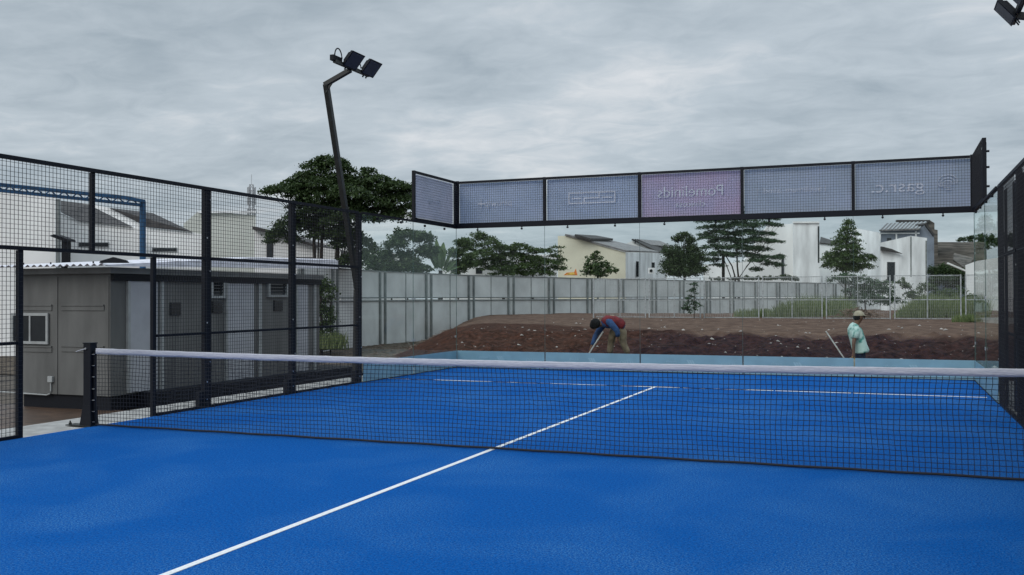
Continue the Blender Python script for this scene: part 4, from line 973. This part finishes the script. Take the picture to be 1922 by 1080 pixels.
# banana plant
D = 47; b = P(826,560,D); t = thing('banana_plant', (b.x,b.y,GZ), 'banana plant with tall upright green leaves above the wall', 'plant')
bl = [((822,512),(800,470),2.5),((826,512),(818,448),6),((828,512),(832,455),7),((824,512),(808,462),5),((832,512),(848,470),3),((836,512),(858,488),3.5),((820,512),(795,498),2),((834,512),(866,500),2.5),((828,512),(826,462),5)]
for (a_, e_, wd) in bl:
    A = P(*a_, D); E2 = P(*e_, D+random.uniform(-.6,.6)); lf = MB(); n = 9; wv = wd*D/FP
    sd2 = (E2-A).cross(_f).normalized()
    for i_ in range(n+1):
        u_ = i_/n; c = A.lerp(E2, u_)+Vector((0,0,.25*u_*(1-u_)))+_f*(.25*u_*u_); ww = wv*max(.08, math.sin(math.pi*min(1,u_*.92+.06)))**.8*(0.15 if u_ < .15 else 1)
        lf.v += [tuple(c-sd2*ww-_f*.06), tuple(c), tuple(c+sd2*ww-_f*.06)]
        if i_: o = (i_-1)*3; lf.f += [(o,o+1,o+4,o+3),(o+1,o+2,o+5,o+4)]
    lf.build('leaf', 'leaf_bright' if False else 'banana', t) if 'banana' in M else (M.__setitem__('banana', mat('banana_leaf', (.09,.15,.045), .5, 0, .2, 3)), lf.build('leaf', 'banana', t))
st = P(826,520,D); sg_ = st.copy(); sg_.z = GZ; MB().tube([sg_, P(827,508,D)], [.16,.10], 9).build('stem', 'bark', t)
# grass
gr_ = MB(); rgx = random.Random(9)
def tuft(px, py, D, h_, n):
    c = P(px, py, D)
    for _ in range(n):
        a_ = rgx.random()*6.28; rad = rgx.random()*.35; b_ = c+Vector((math.cos(a_)*rad, math.sin(a_)*rad, -.05)); hh = h_*rgx.uniform(.5,1.1)
        tip = b_+Vector((rgx.gauss(0,.22)*hh, rgx.gauss(0,.22)*hh, hh)); w_ = .014
        mdp = b_.lerp(tip,.55)+Vector((0,0,.06*hh)); s_3 = r_h*w_
        gr_.add([b_-s_3, b_+s_3, mdp+s_3*.7, tip, mdp-s_3*.7], [(0,1,2,3,4)])
for k in range(270): 
    px = rgx.choice([rgx.uniform(1436,1600), rgx.uniform(1690,1845), rgx.uniform(1690,1845)]); D = rgx.uniform(41.5,50) if px < 1600 else rgx.uniform(40,50)
    edge = min(1, (px-1430)/60 if px < 1600 else (px-1680)/40)
    tuft(px, 594-(D-41)*.55, D, rgx.uniform(.5,1.15)*max(.3,edge), 34)
for k in range(40): tuft(rgx.uniform(596,640), rgx.uniform(640,655), 33+rgx.random()*3, .45, 30)
for k in range(30): tuft(rgx.uniform(1385,1440), 593, 42+rgx.random()*4, .4, 20)
for k in range(26): tuft(rgx.uniform(1800,1830), rgx.uniform(598,604), 34, .25, 16)
tag(gr_.build('grass', 'grass'), 'rough green grass growing behind the wire fence', 'grass', kind='stuff')
# pile of broken branches
pl_ = MB(); rp_ = random.Random(4)
for k in range(120):
    u_ = rp_.gauss(0,.42); px = 1608+u_*58; py = 594-max(0,1-abs(u_)*1.1)*16*rp_.random(); D = 37.5+rp_.random()*1.5
    c = P(px, py, D); a_ = rp_.random()*3.14; l = rp_.uniform(.1,.55); d = (r_h*math.cos(a_)+f_h*math.sin(a_)*.6+Vector((0,0,rp_.gauss(0,.25))))*l/2
    pl_.beam(c-d, c+d, rp_.uniform(.015,.04), rp_.uniform(.01,.03))
tag(pl_.build('wood_pile', 'soil_wood'), 'heap of broken branches and planks by the fence behind the capped worker', 'pile')
# orange sheet on the wall
b = P(1073,515,57.6); t = thing('plastic_sheet', b, 'crumpled orange and yellow sheet hanging over the top of the grey wall', 'sheet')
MB().prism([P(1058,517,57.5),P(1064,512,57.5),P(1078,511,57.5),P(1081,505,57.5),P(1084,517,57.5)], _f*.3).build('orange_fold', 'orange', t)
MB().prism([P(1062,516,57.4),P(1068,512.5,57.4),P(1077,511.5,57.4),P(1079,516,57.4)], -_f*.12).build('yellow_fold', 'yellow', t)

# ------------------------------------------------------------------ people
def skinned(name, nodes, edges, root, m, parent, sub=2):
    keys = list(nodes); idx = {k: i for i, k in enumerate(keys)}
    off = Vector(parent.location) if parent.parent is None else Vector(parent.parent.location)
    me = bpy.data.meshes.new(name); me.from_pydata([tuple(Vector(nodes[k][0])-off) for k in keys], [(idx[a], idx[b]) for a, b in edges], [])
    o = bpy.data.objects.new(name, me); COL.objects.link(o)
    md = o.modifiers.new('s', 'SKIN'); md.use_smooth_shade = True
    for k in keys:
        sv = me.skin_vertices[0].data[idx[k]]; rr_ = nodes[k][1]; sv.radius = rr_ if isinstance(rr_, tuple) else (rr_, rr_); sv.use_root = (k == root)
    if sub: ss = o.modifiers.new('d', 'SUBSURF'); ss.levels = sub; ss.render_levels = sub
    dg = bpy.context.evaluated_depsgraph_get(); dg.update(); nm = bpy.data.meshes.new_from_object(o.evaluated_get(dg)); bpy.data.objects.remove(o)
    nm.materials.clear(); nm.materials.append(M[m]); nm.polygons.foreach_set('use_smooth', [True]*len(nm.polygons))
    o = bpy.data.objects.new(name, nm); COL.objects.link(o); o.parent = parent; return o
def hand_nodes(Nn, E, key, wrist, d, side, curl=.6):
    """palm + four fingers + thumb from wrist along d; side = across the palm"""
    d = Vector(d).normalized(); side = Vector(side).normalized(); nrm = d.cross(side).normalized()
    palm = Vector(wrist)+d*.05; Nn[key+'palm'] = (palm, (.026,.030)); E.append((key, key+'palm'))
    for i_, (o_, l) in enumerate(((-.030,.060),(-.010,.072),(.010,.068),(.030,.052))):
        b_ = palm+side*o_+d*.035; Nn[f'{key}f{i_}a'] = (b_, .009); p1 = b_+(d*math.cos(curl*.5)+nrm*math.sin(curl*.5))*l*.5; Nn[f'{key}f{i_}b'] = (p1, .0085)
        p2 = p1+(d*math.cos(curl*1.5)+nrm*math.sin(curl*1.5))*l*.5; Nn[f'{key}f{i_}c'] = (p2, .007)
        E += [(key+'palm', f'{key}f{i_}a'), (f'{key}f{i_}a', f'{key}f{i_}b'), (f'{key}f{i_}b', f'{key}f{i_}c')]
    tb = palm-side*.035; Nn[key+'ta'] = (tb, .011); Nn[key+'tb'] = (tb+(d*.7-side*.5+nrm*.5).normalized()*.045, .009); E += [(key+'palm', key+'ta'), (key+'ta', key+'tb')]
def face(par, c, fw, up, r_=.095):
    """nose, ears, eyes on a head centred c looking along fw"""
    fw = Vector(fw).normalized(); up = Vector(up).normalized(); sd3 = fw.cross(up).normalized()
    MB().ball(c+fw*(r_+.005)-up*.01, .017, 8, 6, (1,1,1.4)).build('nose', 'skin', par, smooth=True)
    for s_4 in (-1,1): MB().ball(c+sd3*s_4*(r_*.80)-fw*.01-up*.01, .024, 8, 6, (.6,.9,1.3)).build('ear', 'skin', par, smooth=True)
    for s_4 in (-1,1): MB().ball(c+sd3*s_4*.032+fw*(r_-.006)+up*.015, .011, 8, 6).build('eye', 'hair', par, smooth=True)
    MB().ball(c+fw*(r_-.004)-up*.045, .018, 8, 6, (1.2,1.2,.35)).build('mouth', 'lips', par, smooth=True)

# standing worker, walking to the right
D = 19.2; ft = P(1608, 560, D); gx, gy = ft.x, ft.y; gz0 = -.50
t = thing('person', (gx, gy, gz0), 'man in a beige cap, green and white shirt and dark trousers walking right', 'person')
fwd = r_h; lat = f_h; O3 = Vector((gx, gy, gz0))
def S(a_, l_, h_): return O3+fwd*a_+lat*l_+Vector((0,0,h_))
Nn = {'pel': (S(.05,0,.93),(.10,.085)), 'w': (S(.03,0,1.08),(.095,.08)), 'ch': (S(-.03,0,1.27),(.11,.09)), 'nk': (S(-.02,0,1.41),.052), 'n2': (S(.01,0,1.46),.050), 'hd': (S(.05,0,1.555),(.082,.095)), 'ht': (S(.045,0,1.63),(.07,.085))}
E = [('pel','w'),('w','ch'),('ch','nk'),('nk','n2'),('n2','hd'),('hd','ht')]
ARM = {'L': (-.12,-.145,-.19), 'R': (.0,.06,.10)}
for s_5, ph in ((-1,-.14),(1,.22)):
    k = 'L' if s_5 < 0 else 'R'
    Nn[k+'h'] = (S(.05,s_5*.09,.86),.065); Nn[k+'k'] = (S(ph*.45+.05,s_5*.10,.48),.050); Nn[k+'a'] = (S(ph-.03,s_5*.10,.09),.04); Nn[k+'t'] = (S(ph+.12,s_5*.11,.035),.034)
    E += [('pel',k+'h'),(k+'h',k+'k'),(k+'k',k+'a'),(k+'a',k+'t')]
    a0_, a1_, a2_ = ARM[k]
    Nn[k+'s'] = (S(-.06,s_5*.16,1.34),.045); Nn[k+'e'] = (S(a1_,s_5*.225,1.08),.040); Nn[k+'wr'] = (S(a2_+.04,s_5*.23,.85),.028)
    E += [('ch',k+'s'),(k+'s',k+'e'),(k+'e',k+'wr')]; hand_nodes(Nn, E, k+'wr', Nn[k+'wr'][0], (0,0,-1), fwd, .9)
body = skinned('body', Nn, E, 'pel', 'skin', t)
hc = S(.058,0,1.575); face(t, hc, fwd, (0,0,1), .088)
def loft(mb, rings, side, n=18, cap=True):
    """rings: (centre, half width along side, half depth across); each ring square to the run of centres"""
    o = len(mb.v); side = Vector(side).normalized(); R_ = [Vector(q[0]) for q in rings]
    for i, (c, rw, rd) in enumerate(rings):
        d = (R_[min(i+1, len(R_)-1)]-R_[max(i-1, 0)]).normalized(); x = (side-d*side.dot(d)).normalized(); y = d.cross(x)
        for k_ in range(n):
            a_ = 2*math.pi*k_/n; w_ = 1+.025*math.sin(3*a_+i*1.7)+.02*math.sin(5*a_-i)
            mb.v.append(tuple(Vector(c)+(x*(math.cos(a_)*rw)+y*(math.sin(a_)*rd))*w_))
    for i in range(len(rings)-1):
        for k_ in range(n): a_ = o+i*n+k_; b_ = o+i*n+(k_+1) % n; mb.f.append((a_, b_, b_+n, a_+n))
    if cap: mb.f.append(tuple(o+k_ for k_ in reversed(range(n)))); mb.f.append(tuple(o+(len(rings)-1)*n+k_ for k_ in range(n)))
    return mb
sh_ = loft(MB(), [(S(.075,0,.865),.20,.150),(S(.07,0,.90),.205,.155),(S(.045,0,1.0),.195,.145),(S(.01,0,1.14),.195,.140),(S(-.035,0,1.27),.205,.138),(S(-.055,0,1.35),.185,.120),(S(-.045,0,1.40),.120,.090),(S(-.025,0,1.435),.070,.068)], lat)
sh_.build('shirt', 'green_shirt', t, smooth=True)
for s_5 in (-1,1):
    k = 'L' if s_5 < 0 else 'R'; e_ = Nn[k+'e'][0]; s0_ = S(-.06,s_5*.15,1.345)
    sv_ = loft(MB(), [(s0_+(s0_-e_)*.12,.04,.05),(s0_,.078,.080),(s0_.lerp(e_,.35),.076,.078),(s0_.lerp(e_,.72),.070,.074)], fwd)
    sv_.build('sleeve', 'green_shirt', t, smooth=True)
pN = {'a': (S(.05,0,.95),(.135,.12)), 'b': (S(.05,0,.86),(.14,.12))}; pE = [('a','b')]
for s_5, ph in ((-1,-.14),(1,.22)):
    k = 'L' if s_5 < 0 else 'R'; pN[k+'h'] = (S(.05,s_5*.09,.78),.100); pN[k+'k'] = (S(ph*.45+.05,s_5*.10,.48),.078); pN[k+'a'] = (S(ph-.03,s_5*.10,.12),.064); pE += [('b',k+'h'),(k+'h',k+'k'),(k+'k',k+'a')]
skinned('trousers', pN, pE, 'b', 'navy', t)
cp = MB(); cc_ = S(.04,0,1.60); n = 16
for j in range(6):
    th = j/5*math.pi/2
    for i_ in range(n):
        a_ = 2*math.pi*i_/n; cp.v.append(tuple(cc_+fwd*(.112*math.cos(a_)*math.cos(th))+lat*(.092*math.sin(a_)*math.cos(th))+Vector((0,0,.105*math.sin(th)))))
for j in range(5):
    for i_ in range(n): a_ = j*n+i_; b_ = j*n+(i_+1) % n; cp.f.append((a_, b_, b_+n, a_+n))
cap = cp.build('cap', 'capcloth', t, smooth=True)
bm_ = MB(); pts = []
for i_ in range(11): a_ = math.radians(-75+150*i_/10); pts.append((a_))
for a_ in pts: bm_.v.append(tuple(cc_+fwd*(.105*math.cos(a_))+lat*(.088*math.sin(a_))+Vector((0,0,.012))))
for a_ in pts: bm_.v.append(tuple(cc_+fwd*(.105+.080*math.cos(a_)**.6)+lat*(.078*math.sin(a_))+Vector((0,0,-.022*math.cos(a_)))))
for i_ in range(10): bm_.f.append((i_, i_+1, i_+12, i_+11))
bo = bm_.build('cap_peak', 'capcloth', cap, smooth=True); so_ = bo.modifiers.new('t','SOLIDIFY'); so_.thickness = .006
MB().ball(S(.01,0,1.57), .088, 12, 8, (.95,.95,.85)).build('hair', 'hair', t, smooth=True)
for s_5, ph in ((-1,-.14),(1,.22)):
    MB().ball(S(ph+.04,s_5*.105,.045), .06, 10, 7, (1.0,1.0,.75)).ball(S(ph+.12,s_5*.11,.035), .05, 10, 7, (1.1,1.1,.7)).build('shoe', 'hair', t, smooth=True)
# bag in hand
hp = S(-.16,-.24,.76); t2 = thing('carrier_bag', hp-Vector((0,0,.2)), 'small yellow and white bag in the hand of the capped worker', 'bag')
bgm = MB(); bgm.ball(hp+Vector((0,0,-.10))-fwd*.05, .11, 12, 8, (1.0,.55,1.05)); bgm.build('bag', 'capcloth', t2, smooth=True)
M['bagy'] = mat('yellow_print', (.55,.42,.08), .7, 0, .2, 20)
MB().ball(hp+Vector((0,0,-.12))-fwd*.10-lat*.02, .085, 10, 7, (.9,.6,1.1)).build('print', 'bagy', t2, smooth=True)
MB().tube([hp+Vector((0,0,-.03))-fwd*.08, hp+Vector((0,0,.05)), hp+Vector((0,0,-.03))+fwd*.04], .007, 6).build('handle', 'bagy', t2)
pa = P(1550,622,D+.15); pb_ = P(1585,674,D+.1); t2 = thing('broom_handle', pb_, 'thin pale pole slanting up behind the capped worker', 'pole')
pe = pb_+(pb_-pa)*.62
MB().tube([pa, pe], .014, 8).build('shaft', 'stick', t2); 
MB().beam(pe-lat*.15, pe+lat*.15, .05, .04).build('head', 'soil_wood', t2)

# stooping worker
D = 21.8; ft = P(1158, 560, D); gx, gy = ft.x, ft.y; gz0 = tz(gx, gy)-.03
gz0 = 1.475-(672-553.5)*D/FP
t = thing('person', (gx, gy, gz0), 'man in a red vest over a blue shirt bending down on the soil', 'person')
k82 = FP/D
def B(px, py, l_=0): return P(px, py, D+l_)
Nn = {'pel': (B(1166,616,0),(.09,.09)), 'w': (B(1155,606,-.03),(.08,.08)), 'ch': (B(1140,607,-.06),(.09,.10)), 'nk': (B(1131,609,-.08),.055), 'n2': (B(1126,609,-.09),.052), 'hd': (B(1121,609.5,-.09),(.090,.082)), 'ht': (B(1116,613,-.09),(.080,.07))}
E = [('pel','w'),('w','ch'),('ch','nk'),('nk','n2'),('n2','hd'),('hd','ht')]
legs = {'L': ((1150,622,.12),(1147,644,.14),(1144,668,.15)), 'R': ((1168,624,-.10),(1170,646,-.12),(1180,668,-.12))}
for k, (h1, k1, a1) in legs.items():
    Nn[k+'h'] = (B(*h1),.06); Nn[k+'k'] = (B(*k1),.058); Nn[k+'a'] = (B(*a1),.042); Nn[k+'t'] = (B(a1[0]-9,a1[1]+3,a1[2]),.036); E += [('pel',k+'h'),(k+'h',k+'k'),(k+'k',k+'a'),(k+'a',k+'t')]
Nn['Ls'] = (B(1130,612,.10),.035); Nn['Le'] = (B(1117,632,.10),.035); Nn['Lwr'] = (B(1110,651,.05),.028); E += [('ch','Ls'),('Ls','Le'),('Le','Lwr')]
hand_nodes(Nn, E, 'Lwr', Nn['Lwr'][0], (B(1107,658)-B(1110,651)), f_h, .9)
Nn['Rs'] = (B(1142,607,-.20),.035); Nn['Re'] = (B(1158,622,-.28),.034); Nn['Rwr'] = (B(1158,634,-.28),.028); E += [('ch','Rs'),('Rs','Re'),('Re','Rwr')]
hand_nodes(Nn, E, 'Rwr', Nn['Rwr'][0], (B(1156,640)-B(1158,634)), f_h, 1.0)
skinned('body', Nn, E, 'pel', 'skin', t)
fwh = (B(1113,622)-B(1120,609)).normalized(); uph = (B(1112,604)-B(1120,609)).normalized(); uph = (uph-fwh*uph.dot(fwh)).normalized()
face(t, B(1118,611,-.09), fwh, uph, .09)
MB().ball(B(1117.5,607.5,-.09), .118, 14, 10, (1.02,1,1)).ball(B(1113.5,611,-.09), .085, 12, 8).build('hair', 'hair', t, smooth=True)
latb = f_h
loft(MB(), [(B(1169,616,0),.11,.09),(B(1164,612,-.01),.165,.13),(B(1151,606,-.03),.165,.135),(B(1140,606,-.06),.175,.135),(B(1133,608,-.08),.12,.10),(B(1129,609,-.085),.065,.065)], latb).build('shirt', 'blue_shirt', t, smooth=True)
loft(MB(), [(B(1167,613,0),.165,.125),(B(1163,610,-.01),.182,.148),(B(1151,604.5,-.03),.182,.150),(B(1140,604.5,-.06),.190,.150),(B(1134,606.5,-.08),.150,.120),(B(1131,608,-.085),.085,.080)], latb).build('vest', 'red', t, smooth=True)
for pts_ in ([(B(1133,609,.10),.05),(B(1130,613,.14),.078),(B(1123,623,.13),.066),(B(1117,632,.11),.056),(B(1114,641,.08),.046),(B(1111,648,.06),.040)],
             [(B(1139,602,-.16),.05),(B(1144,605,-.24),.085),(B(1151,613,-.29),.074),(B(1158,621,-.31),.064),(B(1159.5,627,-.30),.056),(B(1159,632,-.29),.046)]):
    loft(MB(), [(p_, r_, r_) for p_, r_ in pts_], (B(1160,610)-B(1150,618)) if False else Vector((0,0,1)).cross(latb)+latb*.3, 12).build('sleeve', 'blue_shirt', t, smooth=True)
vt = MB(); vt.ball(B(1148,594.5,-.06), .045, 8, 6, (1.2,1,.5)).ball(B(1154,595.5,-.06), .035, 8, 6, (1.2,1,.5)); vt = MB().ball(B(1149,593.2,-.04), .05, 8, 6, (1.3,1,.4)); vt.build('reflective_patch', 'capcloth', t, smooth=True)
tN = {'a': (B(1169,613,0),(.15,.15)), 'b': (B(1165,621,0),(.145,.15))}; tE = [('a','b')]
for k, (h1, k1, a1) in legs.items(): tN[k+'h'] = (B(h1[0],h1[1]+3,h1[2]),.105); tN[k+'k'] = (B(*k1),.080); tN[k+'a'] = (B(a1[0],a1[1]-3,a1[2]),.075); tE += [('b',k+'h'),(k+'h',k+'k'),(k+'k',k+'a')]
skinned('trousers', tN, tE, 'b', 'khaki', t)
for k, (h1, k1, a1) in legs.items(): MB().ball(B(a1[0]-5,a1[1]+3,a1[2]), .07, 10, 7, (1.3,1,.7)).build('shoe', 'hair', t, smooth=True)
t2 = thing('stick', B(1106,661), 'pale straight stick held by the stooping worker', 'stick')
MB().tube([B(1132,623,-.14), B(1113,652,-.02), B(1105.5,664,.03)], .017, 8).build('shaft', 'stick', t2)
